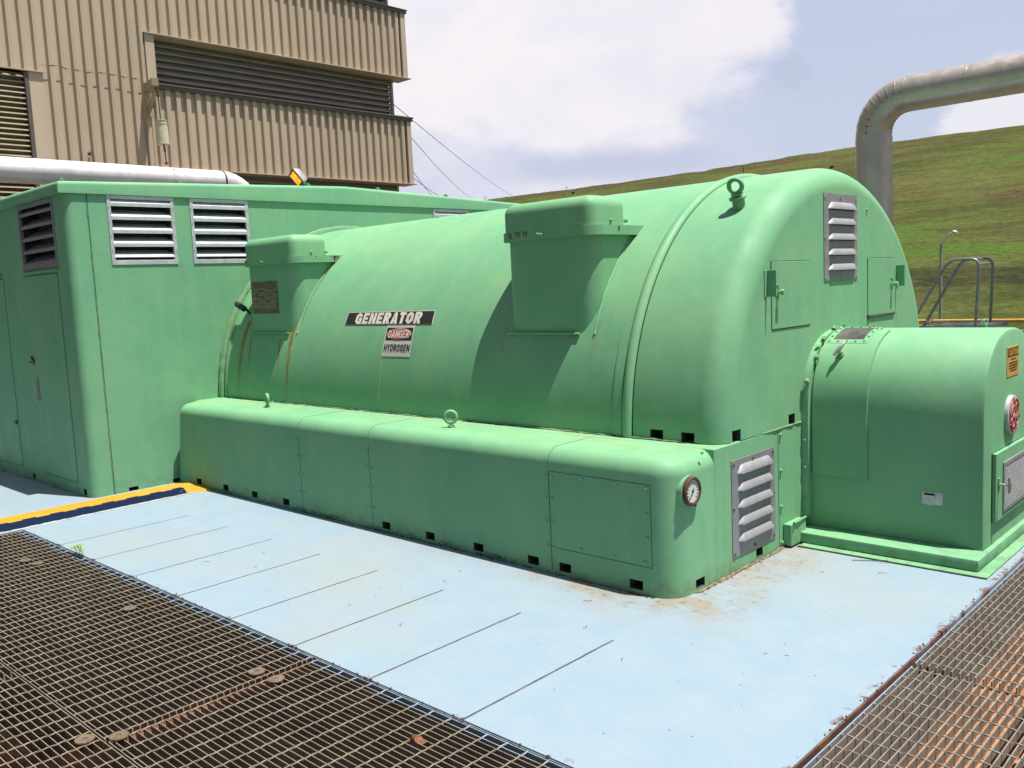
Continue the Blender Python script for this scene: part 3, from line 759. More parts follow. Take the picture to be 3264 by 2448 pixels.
# inspection pane with bolted frame on the shoulder of the hatch
def esurf(y, off):
    yy = abs(y-EY)/EW; z = EZ+EH*(max(0, 1-yy**2.5))**(1/2.5)
    dy = .004; z2 = EZ+EH*(max(0, 1-(abs(y+dy-EY)/EW)**2.5))**(1/2.5)
    nn = Vector((0, -(z2-z), dy)).normalized()
    return Vector((0, y, z))+nn*off, nn
def epatch(q, x0, x1, y0, y1, off, thick, m=0, n=8):
    vs = []
    for o in (off-thick, off):
        for j in range(n+1):
            p, _ = esurf(y0+(y1-y0)*j/n, o)
            vs += [(x0, p.y, p.z), (x1, p.y, p.z)]
    k = 2*(n+1); fs = []
    for j in range(n):
        a = 2*j; fs += [(k+a, k+a+1, k+a+3, k+a+2), (a, a+2, k+a+2, k+a), (a+1, k+a+1, k+a+3, a+3)]
    fs += [(0, k, k+1, 1), (2*n, 2*n+1, k+2*n+1, k+2*n)]
    q.add(vs, fs, m)
q = MB(); epatch(q, -2.408, -2.150, 5.418, 5.660, .017, .010); fr = q.build('pane_frame', M['green'], exc)
q = MB(); epatch(q, -2.375, -2.186, 5.450, 5.634, .0188, .004); q.build('pane', M['glass'], fr)
q = MB()
for x in (-2.395, -2.34, -2.285, -2.23, -2.176):
    for y in (5.434, 5.648):
        p, nn = esurf(y, .016); q.tube([(x, p.y, p.z), (x, p.y+nn.y*.008, p.z+nn.z*.008)], .0065, 6)
for y in (5.48, 5.54, 5.60):
    for x in (-2.395, -2.166):
        p, nn = esurf(y, .016); q.tube([(x, p.y, p.z), (x, p.y+nn.y*.008, p.z+nn.z*.008)], .0065, 6)
split_parts(q.build('frame_bolts', M['green'], fr), 'frame_bolt')
p, nn = esurf(5.345, .009)
q = MB(); q.tube([(-2.285, p.y, p.z), (-2.285, p.y+nn.y*.02, p.z+nn.z*.02)], .022, 14, m=1)
q.tube([(-2.285, p.y, p.z), (-2.285, p.y+nn.y*.05, p.z+nn.z*.05)], .011, 10)
h0 = Vector((-2.285, p.y+nn.y*.055, p.z+nn.z*.055))
q.tube([h0+Vector((-.02, -.022, -.03)), h0+Vector((-.012, -.008, -.012)), h0, h0+Vector((.02, .022, .035)), h0+Vector((.03, .036, .052))], [.008, .013, .015, .012, .005], 10)
q.build('hatch_handle', [M['steel'], M['green']], hat)
# paddle latch
q = MB(); q.box(-1.772, -1.658, EY-EW-.003, EY-EW+.004, .302, .374); la = q.build('paddle_latch', M['galv'], exc, bevel=.004, seg=2)
q = MB(); q.box(-1.758, -1.700, EY-EW-.008, EY-EW-.003, .318, .348, 0); q.tube([(-1.729, EY-EW-.003, .326), (-1.729, EY-EW-.009, .326)], .030, 20, m=0)
q.box(-1.762, -1.698, EY-EW-.014, EY-EW-.008, .350, .356, 1); q.box(-1.758, -1.702, EY-EW-.0045, EY-EW-.002, .354, .366, 2); q.build('paddle', [M['galv'], M['steel'], M['cavity']], la)
# front door with wire screen
q = MB(); q.box(XX-.001, XX+.002, 5.365, 6.21, .205, .600); q.build('door_gap', M['gap'], exc)
q = MB(); q.box(XX+.002, XX+.024, 5.372, 6.20, .208, .597); ed_ = q.build('screen_door', M['green'], exc, bevel=.002, seg=1)
xf = XX+.024; q = MB()
for (y0, y1, z0, z1) in ((5.495, 6.08, .505, .530), (5.495, 6.08, .243, .268), (5.495, 5.520, .268, .505), (6.055, 6.08, .268, .505)): q.box(xf-.001, xf+.008, y0, y1, z0, z1)
q.build('screen_frame', M['galvflat'], ed_, bevel=.002, seg=1)
q = MB(); q.box(xf-.0005, xf+.001, 5.52, 6.055, .268, .505, 1)
for i in range(17): z = .274+i*.0137; q.box(xf+.001, xf+.005, 5.52, 6.055, z, z+.0082, 0)
q.build('screen', [M['galv'], M['cavity']], ed_)
q = MB(); q.box(xf, xf+.008, 5.40, 5.425, .385, .455, 1); q.tube([(xf+.004, 5.412, .42), (xf+.055, 5.412, .42)], .007, 10)
q.tube([(xf+.055, 5.412, .375), (xf+.058, 5.412, .42), (xf+.055, 5.412, .465)], [.006, .011, .006], 10)
q.build('door_handle', [M['steel'], M['green']], ed_)
# round monogram badge
q = MB(); cy_, cz_, er = 5.712, .774, .114
q.tube([(XX, cy_, cz_), (XX+.020, cy_, cz_), (XX+.024, cy_, cz_)], [er, er, er-.006], 40)
bd = q.build('round_badge', M['galv'], exc)
q = MB(); q.tube([(XX+.02, cy_, cz_), (XX+.0255, cy_, cz_)], er-.012, 36); q.build('badge_field', M['red'], bd)
q = MB()
def badge_curve(pts, r=.0034):
    out = []
    for i in range(len(pts)-1):
        p0 = pts[max(i-1, 0)]; p1 = pts[i]; p2 = pts[i+1]; p3 = pts[min(i+2, len(pts)-1)]
        for k in range(6):
            t = k/6
            f = lambda a, b, c, d: .5*((2*b)+(-a+c)*t+(2*a-5*b+4*c-d)*t*t+(-a+3*b-3*c+d)*t**3)
            out.append((XX+.028, cy_+f(p0[0], p1[0], p2[0], p3[0])*er, cz_+f(p0[1], p1[1], p2[1], p3[1])*er))
    out.append((XX+.028, cy_+pts[-1][0]*er, cz_+pts[-1][1]*er)); q.tube(out, r, 6)
badge_curve([(-.62,.10),(-.45,.38),(-.18,.52),(-.02,.38),(-.10,.10),(-.34,-.06),(-.46,.12),(-.36,.40),(-.12,.50)])
badge_curve([(-.12,.02),(-.02,-.28),(-.20,-.56),(-.48,-.52),(-.58,-.28),(-.40,-.08),(-.12,-.10),(.06,-.02)])
badge_curve([(.60,.34),(.48,.56),(.22,.52),(.14,.28),(.30,.10),(.46,.10),(.22,.02),(.10,-.24),(.24,-.50),(.50,-.46),(.60,-.22)])
badge_curve([(.08,.44),(.26,.62),(.50,.50)]); badge_curve([(.60,-.18),(.44,-.10),(.36,-.26),(.46,-.34)])
for k in range(4):
    a = PI/2*k+.5
    badge_curve([(.84*math.cos(a+t), .84*math.sin(a+t)) for t in (0, .3, .6, .9)]+[(.70*math.cos(a+1.05), .70*math.sin(a+1.05)), (.64*math.cos(a+.85), .64*math.sin(a+.85))])
q.build('badge_monogram', simple('worn_badge_relief', (.30, .17, .15), .6, .1, .2, 40), bd)
# caution notice
q = MB(); q.box(XX, XX+.003, 5.637, 5.882, .996, 1.170); ca = q.build('caution_sign', M['yellowsign'], exc, bevel=.001, seg=1)
q = MB(); q.box(XX+.003, XX+.004, 5.650, 5.869, 1.112, 1.160); q.build('black_panel', M['black'], ca)
q = MB(); put_block(q, 'CAUTION', 5.658, 5.862, 1.118, 1.154, lambda u, w: (XX+.0055, u, w), t=.22); q.build('lettering', M['yellowsign'], ca)
q = MB()
for (y0, y1, z) in ((5.71,5.81,1.096),(5.675,5.85,1.075),(5.67,5.855,1.060),(5.675,5.845,1.045),(5.70,5.83,1.030)): q.box(XX+.003, XX+.0038, y0, y1, z-.0045, z+.003)
q.build('small_print', M['black'], ca)
eyebolt('lifting_eye', (-1.62, 5.86, 1.275), (0,0,1), 1.2, .45, False, exc)
q = MB()
for x, y, z, r in ((-2.43,5.42,1.235,.014),(-2.44,5.60,1.29,.016),(-2.42,5.30,1.13,.015),(-2.44,5.66,1.285,.012),(-2.44,5.20,.99,.018)):
    q.tube([(x, y-.01, z-.01), (x, y, z), (x+.004, y+.002, z+.014)], [r, r*1.1, r*.5], 7)
split_parts(q.build('sealant_lumps', M['caulk'], exc), 'sealant_lump')

# ------------------------------------------------------------------ turbine enclosure
enc = empty('turbine_enclosure', (-10, 5.84, 0), 'tall mint green sheet metal enclosure with silver louvres and low pitched roof behind the generator', 'enclosure')
EYL, EYR, EXB = 2.963, 8.72, -12.2
q = MB(); q.box(EXB, XT, EYL, EYR, 0, 2.62)
wl = q.build('wall', [M['green_wall'], M['cavity']], enc, bevel=.075, seg=8, sel=lambda a, b: abs(a.x-b.x) < 1e-4 and abs(a.y-b.y) < 1e-4 and a.x > -8)
LV = [(3.315, 3.917), (4.070, 4.670), (7.078, 7.654)]
cut(wl, [(XT-.16, XT+.1, a+.03, b_-.03, 2.035, 2.57) for a, b_ in LV]+[(-8.94, -8.14, 2.9, 3.12, 2.03, 2.565)]
    +[(XT-.12, XT+.1, 3.276, 3.362, -.01, .036), (XT-.12, XT+.1, 3.684, 3.767, -.01, .036)]
    +[(x, x+.066, 2.9, 3.08, .015, .065) for x in (-8.06, -9.30, -10.4)])
q = MB(); oh = .045
rp = [(EYL-oh, 2.602), (EYL-oh, 2.700), (GY, 2.792), (EYR+oh, 2.700), (EYR+oh, 2.602)]
q.prism(rp, 'X', EXB-.05, XT+.020)
roof = q.build('roof', M['green_wall'], enc, bevel=.036, seg=6, ang=30,
   sel=lambda a, b: (abs(a.x-b.x) < 1e-4 and a.x > -8 and a.z > 2.65 and b.z > 2.65) or (abs(a.y-b.y) < 1e-4 and a.z > 2.65 and b.z > 2.65 and abs(a.y-GY) > 1))
q = MB()
for (x, y, z) in ((-7.93,2.98,2.70),(-7.93,4.02,2.728),(-7.93,5.42,2.775),(-7.93,6.33,2.776),(-7.93,7.35,2.742),(-9.1,3.0,2.70)):
    q.tube([(x, y, z-.01), (x, y, z+.012)], .020, 10); q.tube([(x, y, z+.012), (x, y, z+.022)], .028, 10); q.tube([(x, y, z+.02), (x, y, z+.036)], .015, 6)
split_parts(q.build('roof_bolts', M['green'], enc), 'roof_bolt')
# seams on the faces
q = MB()
q.box(XT-.004, XT+.0012, 3.150, 3.156, .0, 2.60)
split_parts(q.build('panel_seams', M['gap'], enc), 'panel_seam')
bead('seam_sealant', [(XT+.002, 3.147, .02), (XT+.002, 3.147, 1.2), (XT+.002, 3.147, 2.59)], .0015, .0055, M['caulk'], enc, 21, .002)
def louvre_x(a, b_, z0, z1, x):   # louvre in a wall facing +X
    fr_ = MB(); w = .032
    for (y0, y1, c, d) in ((a, b_, z1-w, z1), (a, b_, z0, z0+w*1.25), (a, a+w, z0+w*1.25, z1-w), (b_-w, b_, z0+w*1.25, z1-w)): fr_.box(x-.02, x+.008, y0, y1, c, d)
    f = fr_.build('louvre', M['galv'], enc, bevel=.0015, seg=1)
    s_ = MB(); pitch = .1165; k = 0; zt = z1-w
    while zt-.04-k*pitch > z0+.02:
        z = zt-.034-k*pitch
        pr = [(x-.118, z+.066), (x-.075, z+.036), (x-.070, z+.046), (x-.060, z+.042), (x-.024, z+.036), (x+.010, z+.002), (x+.010, z-.028), (x+.004, z-.028), (x+.004, z-.002), (x-.026, z+.028), (x-.060, z+.034), (x-.075, z+.028), (x-.118, z+.058)]
        if k == 4: pr = [(p[0], max(p[1], z-.006)) for p in pr]
        s_.prism(pr, 'Y', a+w*.9, b_-w*.9); k += 1
        if k == 5: break
    s_.build('louvre_blades', M['galv'], f, ang=20)
    s_ = MB()
    for i in range(4):
        for y in (a+.012, b_-.012): s_.tube([(x+.004, y, z1-.10-i*.125), (x+.012, y, z1-.10-i*.125)], .006, 6)
    split_parts(s_.build('rivets', M['steel'], f), 'rivet')
for a, b_ in LV: louvre_x(a, b_, 2.0, 2.60 if b_ < 5 else 2.595, XT)
def louvre_y(a, b_, z0, z1, y):
    fr_ = MB(); w = .03
    for (x0, x1, c, d) in ((a, b_, z1-w, z1), (a, b_, z0, z0+w*1.3), (a, a+w, z0+w*1.3, z1-w), (b_-w, b_, z0+w*1.3, z1-w)): fr_.box(x0, x1, y-.008, y+.02, c, d)
    f = fr_.build('louvre', M['galvflat'], enc)
    s_ = MB(); pitch = .112
    for k in range(5):
        z = z1-w-.04-k*pitch
        pr = [(y+.105, z+.062), (y+.06, z+.030), (y+.012, z+.004), (y-.002, z-.004), (y-.002, z-.030), (y+.004, z-.030), (y+.004, z-.010), (y+.06, z+.022), (y+.105, z+.054)]
        s_.prism(pr, 'X', a+w*.9, b_-w*.9)
    s_.build('louvre_blades', M['galvflat'], f, ang=20)
louvre_y(-8.965, -8.115, 2.006, 2.585, EYL)
# doors of the shaded side
def encdoor(x0, x1, z0, z1, hx_):
    q = MB(); q.box(x0-.006, x1+.006, EYL-.0012, EYL+.002, z0-.006, z1+.006); q.build('door_gap', M['gap'], enc)
    q = MB(); q.box(x0, x1, EYL-.006, EYL+.001, z0, z1); d = q.build('access_door', M['green_wall'], enc, bevel=.002, seg=1)
    q = MB(); q.tube([(hx_, EYL-.005, 1.165), (hx_, EYL-.012, 1.165)], .028, 14, m=1); q.tube([(hx_, EYL-.01, 1.165), (hx_, EYL-.05, 1.165)], .010, 10)
    q.tube([(hx_-.045, EYL-.048, 1.16), (hx_+.03, EYL-.048, 1.163)], .012, 10); q.tube([(hx_-.012, EYL-.01, 1.18), (hx_-.02, EYL-.02, 1.215)], .009, 8, m=1)
    q.build('door_handle', [M['plate_l'], M['rust']], d)
    return d
d1 = encdoor(-8.955, -8.165, .112, 1.950, -8.935)
encdoor(-10.35, -9.55, .112, 1.950, -10.28)
q = MB(); q.box(-8.99, -8.12, EYL-.030, EYL+.001, 1.968, 1.982); q.build('drip_rail', M['green_wall'], enc)
q = MB(); q.box(-8.90, -8.86, EYL-.012, EYL-.005, .805, 1.02); hs = q.build('hasp', M['plate_l'], enc)
q = MB(); q.tube([(-8.905, EYL-.028, .94), (-8.925, EYL-.03, .93), (-8.928, EYL-.03, .82), (-8.91, EYL-.03, .808), (-8.87, EYL-.028, .81)], .0055, 8); q.tube([(-8.925, EYL-.012, .965), (-8.895, EYL-.03, .967)], .006, 8)
q.build('hasp_bail', M['galv'], hs)
q = MB(); 
for z in (1.99, .55): q.tube([(-9.60, EYL-.016, z-.02), (-9.60, EYL-.016, z+.02)], .014, 8); q.box(-9.64, -9.56, EYL-.006, EYL-.001, z-.02, z+.02)
split_parts(q.build('door_hinges', M['green'], enc), 'door_hinge')

# roof flood lamp
fl = empty('flood_lamp', (-7.95, 5.40, 2.80), 'small grey flood lamp with glowing amber face on the green roof edge', 'flood lamp')
q = MB(); q.tube([(-7.95, 5.40, 2.775), (-7.95, 5.40, 2.815)], .010, 10); q.bar((-7.95, 5.40, 2.806), (-7.95, 5.34, 2.86), .012, .03); q.build('mounting_bracket', M['green'], fl)
def obox(c, ax, ay, az, hx_, hy_, hz_, q, m=0, taper=1.):
    vs = [c+ax*i*hx_+ay*j*hy_*(taper if i > 0 else 1)+az*k*hz_*(taper if i > 0 else 1) for i in (-1, 1) for j in (-1, 1) for k in (-1, 1)]
    q.add(vs, [(0,1,3,2),(4,6,7,5),(0,4,5,1),(2,3,7,6),(0,2,6,4),(1,5,7,3)], m)
LR, LU, LB = Vector((.7237, .6886, -.0470)), Vector((-.0436, .1136, .9926)), Vector((.6890, -.7163, .1122))
fd = (-.55*LR-.45*LU+.70*LB).normalized(); fu = (.62*LR-.78*LU); fu = (fu-fd*fu.dot(fd)).normalized(); fs_ = fu.cross(fd).normalized()
fc = Vector((-7.95, 5.335, 2.868))
q = MB(); obox(fc, -fd, fs_, fu, .040, .058, .088, q, 0, .80); q.build('lamp_body', M['hood'], fl, bevel=.008, seg=2)
q = MB(); obox(fc+fd*.042, fd, fs_, fu, .004, .060, .090, q); q.build('lamp_rim', M['trim'], fl, bevel=.003, seg=1)
q = MB(); obox(fc+fd*.0475, fd, fs_, fu, .003, .040, .066, q); q.build('lamp_lens', M['amber'], fl, bevel=.003, seg=2)

# ------------------------------------------------------------------ deck, kerb
q = MB(); q.prism([(-14, .3), (-7.27, .3), (-7.27, 2.205), (-1.318, 2.205), (-1.318, 10.5), (-14, 10.5)], 'Z', -.30, 0)
dk = q.build('platform_deck', [M['deck']], None); struct(dk)
q = MB(); q.box(-1.3175, -1.312, 2.2046, 10.5, -.16, -.004); ea = q.build('deck_edge_angle', M['edge'], None); struct(ea)
q = MB(); q.box(-7.269, -1.312, 2.199, 2.2045, -.16, -.006); ea = q.build('deck_edge_strip', simple('dirty_blue_edge', (.11, .135, .16), .8, 0, .4, 12), None); struct(ea)
q = MB(); q.prism([(-7.610, .0008), (-7.598, .050), (-7.345, .050), (-7.300, .0008)], 'Y', .35, 3.57)
q.add([(-7.610,3.57,.0008),(-7.598,3.57,.050),(-7.345,3.57,.050),(-7.300,3.57,.0008),(-7.56,3.738,.0008),(-7.55,3.735,.03),(-7.38,3.735,.012),(-7.22,3.738,.0008)],
      [(0,1,5,4),(1,2,6,5),(2,3,7,6),(4,5,6,7),(0,4,7,3)])
kb = q.build('painted_kerb', M['kerb'], None, ang=20)
tag(kb, 'low yellow topped kerb with peeling navy blue front across the pale blue deck', 'kerb')
bead_k = bead('sealant_strip', [(-7.285, .4, .002), (-7.285, 3.7, .002)], .006, .011, M['grey'], None, 33, .002)
tag(bead_k, 'thin grey sealant line along the foot of the navy blue kerb', 'sealant strip')

# ------------------------------------------------------------------ gratings
def twist_rod(q, a, b, r, axis, top, seed, m=0):
    L = b-a; n = int(L/.02); vs = []; ph = seed
    for i in range(n+1):
        t = a+L*i/n; an = ph+i*.62
        for k in range(4):
            c_ = math.cos(an+k*PI/2)*r; s_ = math.sin(an+k*PI/2)*r
            vs.append((top[0]+c_, t, top[1]+s_) if axis == 'Y' else (t, top[0]+c_, top[1]+s_))
    fs = [(i*4+k, i*4+(k+1) % 4, (i+1)*4+(k+1) % 4, (i+1)*4+k) for i in range(n) for k in range(4)]
    q.add(vs, fs, m)
def grating_lx(name, x0, x1, bars, rods, y0, y1, label, mat='grate'):   # bearing bars run along X
    q = MB()
    for y in bars:
        q.box(x0, x1, y-.0017, y+.0017, -.038, -.003)
        if x1 < -3.3: q.box(x1, x1+.0012, y-.0022, y+.0022, -.036, -.004, 2)
    for x in rods: twist_rod(q, y0, y1, .0034, 'Y', (x, -.003), x*37, 1)
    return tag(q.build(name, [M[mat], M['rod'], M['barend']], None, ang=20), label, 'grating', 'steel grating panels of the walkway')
def fr(a, b, s):
    out = []; k = 0
    while a+k*s <= b+1e-6: out.append(a+k*s); k += 1
    return out
bars_n = [2.188, 2.155]+[2.132-.03*i for i in range(30)]
rodsA = fr(-7.24, -3.44, .1); rodsB = fr(-3.39, 1.6, .1)
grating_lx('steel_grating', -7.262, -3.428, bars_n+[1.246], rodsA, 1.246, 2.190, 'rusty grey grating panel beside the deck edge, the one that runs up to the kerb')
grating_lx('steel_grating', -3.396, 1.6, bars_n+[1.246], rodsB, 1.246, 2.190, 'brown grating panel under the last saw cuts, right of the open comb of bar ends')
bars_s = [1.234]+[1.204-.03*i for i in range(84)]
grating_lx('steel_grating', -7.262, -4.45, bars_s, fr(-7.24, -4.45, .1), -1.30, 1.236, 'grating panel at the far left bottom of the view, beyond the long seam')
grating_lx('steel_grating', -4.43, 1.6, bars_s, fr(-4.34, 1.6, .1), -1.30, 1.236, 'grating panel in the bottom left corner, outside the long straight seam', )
def grating_ly(name, x0, x1, y0, y1, label):
    q = MB(); xs_ = [x0, x0+.022]+fr(x0+.052, x1, .03)
    for x in xs_: q.box(x-.0022, x+.0022, y0, y1, -.038, -.003)
    k = math.ceil((y0-2.787)/.0988); y = 2.787+k*.0988
    while y < y1: twist_rod(q, x0, x1, .0036, 'X', (y, -.0035), y*31); y += .0988
    return tag(q.build(name, M['grate_r'], None, ang=20), label, 'grating', 'steel grating panels of the walkway')
grating_ly('steel_grating', -1.289, -.30, 2.20, 3.70, 'grating panel at the bottom right with bright orange rust glowing through it')
grating_ly('steel_grating', -1.289, -.30, 3.735, 5.02, 'grating panel along the right deck edge, beyond the jagged row of bar ends')
grating_ly('steel_grating', -1.289, -.30, 5.03, 8.0, 'far grating panel right of the small round topped housing')
grating_ly('steel_grating', -.27, .72, 2.20, 3.70, 'outermost right grating panel beyond the orange rusty beam at the lower right')
# saddle clips
q = MB()
n = 28; a = [(math.cos(2*PI*i/n), math.sin(2*PI*i/n)) for i in range(n)]
def ring(r, z): return [(c*r, s*r, z) for c, s in a]
q.add(ring(.010, .002)+ring(.010, .006)+ring(.036, .006)+ring(.037, .002), [(k*n+i, k*n+(i+1) % n, ((k+1) % 4)*n+(i+1) % n, ((k+1) % 4)*n+i) for k in range(4) for i in range(n)])
q.tube([(0, 0, -.03), (0, 0, .004)], .008, 8); q.box(-.03, -.026, -.006, .006, -.02, .003); q.box(.026, .03, -.006, .006, -.02, .003)
clip0 = q.build('grating_clip', simple('rusty_clip', (.15, .105, .068), .7, .2, .25, 30), None)
clips = [(-3.396,1.286,'round rusty clip at the lower left beside the open comb of bar ends',.1),(-3.476,1.189,'round rusty clip just outside the long seam at the lower left',-.25),
 (-4.806,1.942,'lone round rusty clip on the middle of the left grating',.15),(-6.33,1.915,'far left clip of the pair of clips near the kerb',.1),(-6.184,1.937,'right hand clip of the pair of clips near the kerb',.2),
 (-3.488,1.937,'small round clip left of the upper end of the open comb',.1),(-3.348,1.948,'small round clip right of the upper end of the open comb',.2)]
for i, (x, y, lb, t) in enumerate(clips):
    o = clip0 if i == 0 else clip0.copy()
    if i: COL.objects.link(o)
    o.location = (x, y, .002); o.rotation_euler = (0, 0, t*5); tag(o, lb, 'grating clip', 'round saddle clips holding the grating')
# support steel and lower level
def beam(x0, x1, y0, y1, ax, lb, mt='rust'):
    q = MB(); zt = -.042
    if ax == 'Y':
        c = (x0+x1)/2; q.box(x0, x1, y0, y1, zt-.012, zt); q.box(c-.004, c+.004, y0, y1, zt-.24, zt-.0122); q.box(x0, x1, y0, y1, zt-.252, zt-.2402)
    else:
        c = (y0+y1)/2; q.box(x0, x1, y0, y1, zt-.012, zt); q.box(x0, x1, c-.004, c+.004, zt-.24, zt-.0122); q.box(x0, x1, y0, y1, zt-.252, zt-.2402)
    return tag(q.build('support_beam', M[mt], None, ang=20), lb, 'beam', 'rusty beams carrying the grating')
beam(-1.06, -.86, 2.2, 9., 'Y', 'orange rusty beam showing through the right hand grating', 'rust_bright')
beam(-3.50, -3.34, -1.2, 2.19, 'Y', 'rusty beam under the open comb of bar ends in the left grating')
beam(-7.0, -3.55, .90, 1.02, 'X', 'rusty beam glowing orange through the bottom left corner grating')
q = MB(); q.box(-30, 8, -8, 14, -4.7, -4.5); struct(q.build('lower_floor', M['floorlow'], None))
# pipes dimly seen below the left grating are left to the dark

# ------------------------------------------------------------------ litter
rg = random.Random(11); q = MB()
def chip(x, y, z, s):
    a = rg.uniform(0, 6.3); c_, s_ = math.cos(a)*s, math.sin(a)*s; w = rg.uniform(.2, .6)
    q.add([(x-c_, y-s_, z), (x+s_*w, y-c_*w, z+rg.uniform(.0, s*.5)), (x+c_, y+s_, z+rg.uniform(0, s*.4)), (x-s_*w, y+c_*w, z)], [(0,1,2,3)])
for i in range(900):
    x = rg.uniform(-7.3, -2.6); d = abs(rg.gauss(0, .010)); chip(x, SY-.004-d, .002, rg.uniform(.003, .010))
for i in range(420):
    x = rg.choice([-7.1, -6.9, -5.8, -5.5, -4.9, -4.6, -4.2, -3.8, -3.7])+rg.gauss(0, .09); chip(x, SY-.003-abs(rg.gauss(0, .008)), .003+rg.random()*.03, rg.uniform(.004, .013))
for i in range(240):
    chip(rg.uniform(-7.85, -7.4), rg.uniform(3.60, 3.745), .003, rg.uniform(.003, .008))
for i in range(260): chip(rg.uniform(-12, -7.9), EYL-.004-abs(rg.gauss(0, .012)), .002, rg.uniform(.004, .011))
for i in range(150): chip(-2.46+abs(rg.gauss(0, .01)), rg.uniform(3.95, 4.95), .003, rg.uniform(.003, .009))
for i in range(150): chip(rg.uniform(-2.47, -1.42), 5.23-abs(rg.gauss(0, .01)), .0765, rg.uniform(.002, .006))
lt = q.build('leaf_litter', M['grit'], None); struct(lt, 'stuff'); tag(lt, 'dark leaf litter gathered along the foot of the green housings', 'leaf litter', None, 'stuff')
q = MB()
for i in range(150):
    x = rg.uniform(-5.5, -1.5); y = rg.uniform(2.4, 4.9)
    if y > 3.6 and x < -2.35: continue
    if rg.random() < .8: chip(x, y, .0015, rg.uniform(.002, .006))
    else:
        a = rg.uniform(0, 6.3); L = rg.uniform(.01, .03); q.tube([(x, y, .002), (x+L*math.cos(a), y+L*math.sin(a), .003), (x+L*1.7*math.cos(a+.4), y+L*1.7*math.sin(a+.4), .002)], .0012, 4)
dt = q.build('deck_debris', M['litter_light'], None); tag(dt, 'tiny twigs and flecks scattered over the pale blue deck', 'debris', None, 'stuff')
q = MB(); q.tube([(-2.04, 4.90, .004), (-1.93, 4.955, .006), (-1.87, 4.985, .010)], .0022, 5); q.tube([(-1.93, 4.955, .006), (-1.885, 4.95, .012), (-1.86, 4.965, .012)], .0018, 5)
tag(q.build('twig', M['grit'], None), 'thin dark twig lying by the light green base sheet of the exciter', 'twig')
q = MB(); rg = random.Random(23)
def flake(x, y, z, r):
    n_ = 6; ph = rg.uniform(0, 6); q.add([(x+r*rg.uniform(.5, 1)*math.cos(ph+i*PI/3), y+r*rg.uniform(.5, 1)*math.sin(ph+i*PI/3), z+rg.uniform(-.004, .003)) for i in range(n_)]+[(x, y, z+rg.uniform(.003, .007))], [(i, (i+1) % n_, n_) for i in range(n_)])
for k_ in range(8):
    x = -2.448-.5857*k_
    for i in range(9): flake(x+rg.gauss(0, .02), 2.203+rg.gauss(0, .006), .001, rg.uniform(.003, .010))
for i in range(60): flake(rg.uniform(-7.2, -1.4), 2.205+rg.gauss(0, .005), .001, rg.uniform(.002, .008))
for i in range(46): flake(-1.322+rg.gauss(0, .004), rg.choice([2.6, 2.9, 3.05, 3.2, 3.5, 3.8, 3.95, 4.1, 4.4, 4.6])+rg.gauss(0, .06), .001, rg.uniform(.002, .008))
tag(q.build('rust_flakes', simple('dark_rust', (.07, .03, .016), .9, 0, .5, 40), None, ang=10), 'flakes of rust along the free edges of the blue deck', 'rust flakes', None, 'stuff')
# seedling in the gap
sd = empty('seedling', (-6.19, 2.197, 0), 'small bright green weed seedling growing in the gap at the grating edge', 'weed')
q = MB(); rg = random.Random(4)
for (x, y, h) in ((-6.22, 2.198, .05), (-6.16, 2.20, .06), (-6.12, 2.20, .045)): q.tube([(x, y, -.02), (x+.004, y-.004, h*.6), (x, y-.01, h)], .002, 5)
q.build('stem', M['leaf'], sd)
q = MB()
for (x, y, h, nl) in ((-6.22, 2.19, .045, 7), (-6.16, 2.19, .060, 8), (-6.115, 2.19, .040, 6)):
    for i in range(nl):
        a = i*2.4+rg.random(); L = rg.uniform(.03, .046); w = L*.36; ca_, sa = math.cos(a), math.sin(a); z = h-.006*(i % 3)
        q.add([(x, y, z), (x+ca_*L*.5-sa*w, y+sa*L*.5+ca_*w, z+.010), (x+ca_*L, y+sa*L, z+.002), (x+ca_*L*.5+sa*w, y+sa*L*.5-ca_*w, z+.010), (x+ca_*L*.5, y+sa*L*.5, z+.006)], [(0,1,4),(1,2,4),(2,3,4),(3,0,4)])
q.build('leaves', M['leaf'], sd, ang=10)
q = MB(); vs = []
for i in range(9):
    t = i/8; w = .018*math.sin(PI*min(1, t*.9+.08)); w *= .6*(1+.25*math.sin(i*2.7)); vs += [(-2.49+.085*t, 1.99+.02*t+w, .004+.010*math.sin(t*5+1)), (-2.49+.085*t, 1.985+.02*t, -.002), (-2.49+.085*t, 1.98+.02*t-w*.8, .008*math.sin(i))]
q.add(vs, [(i*3+k, i*3+k+1, i*3+k+4, i*3+k+3) for i in range(8) for k in range(2)])
tag(q.build('dead_leaf', M['deadleaf'], None, ang=60), 'curled red brown dead leaf caught in the grating bottom centre', 'leaf')

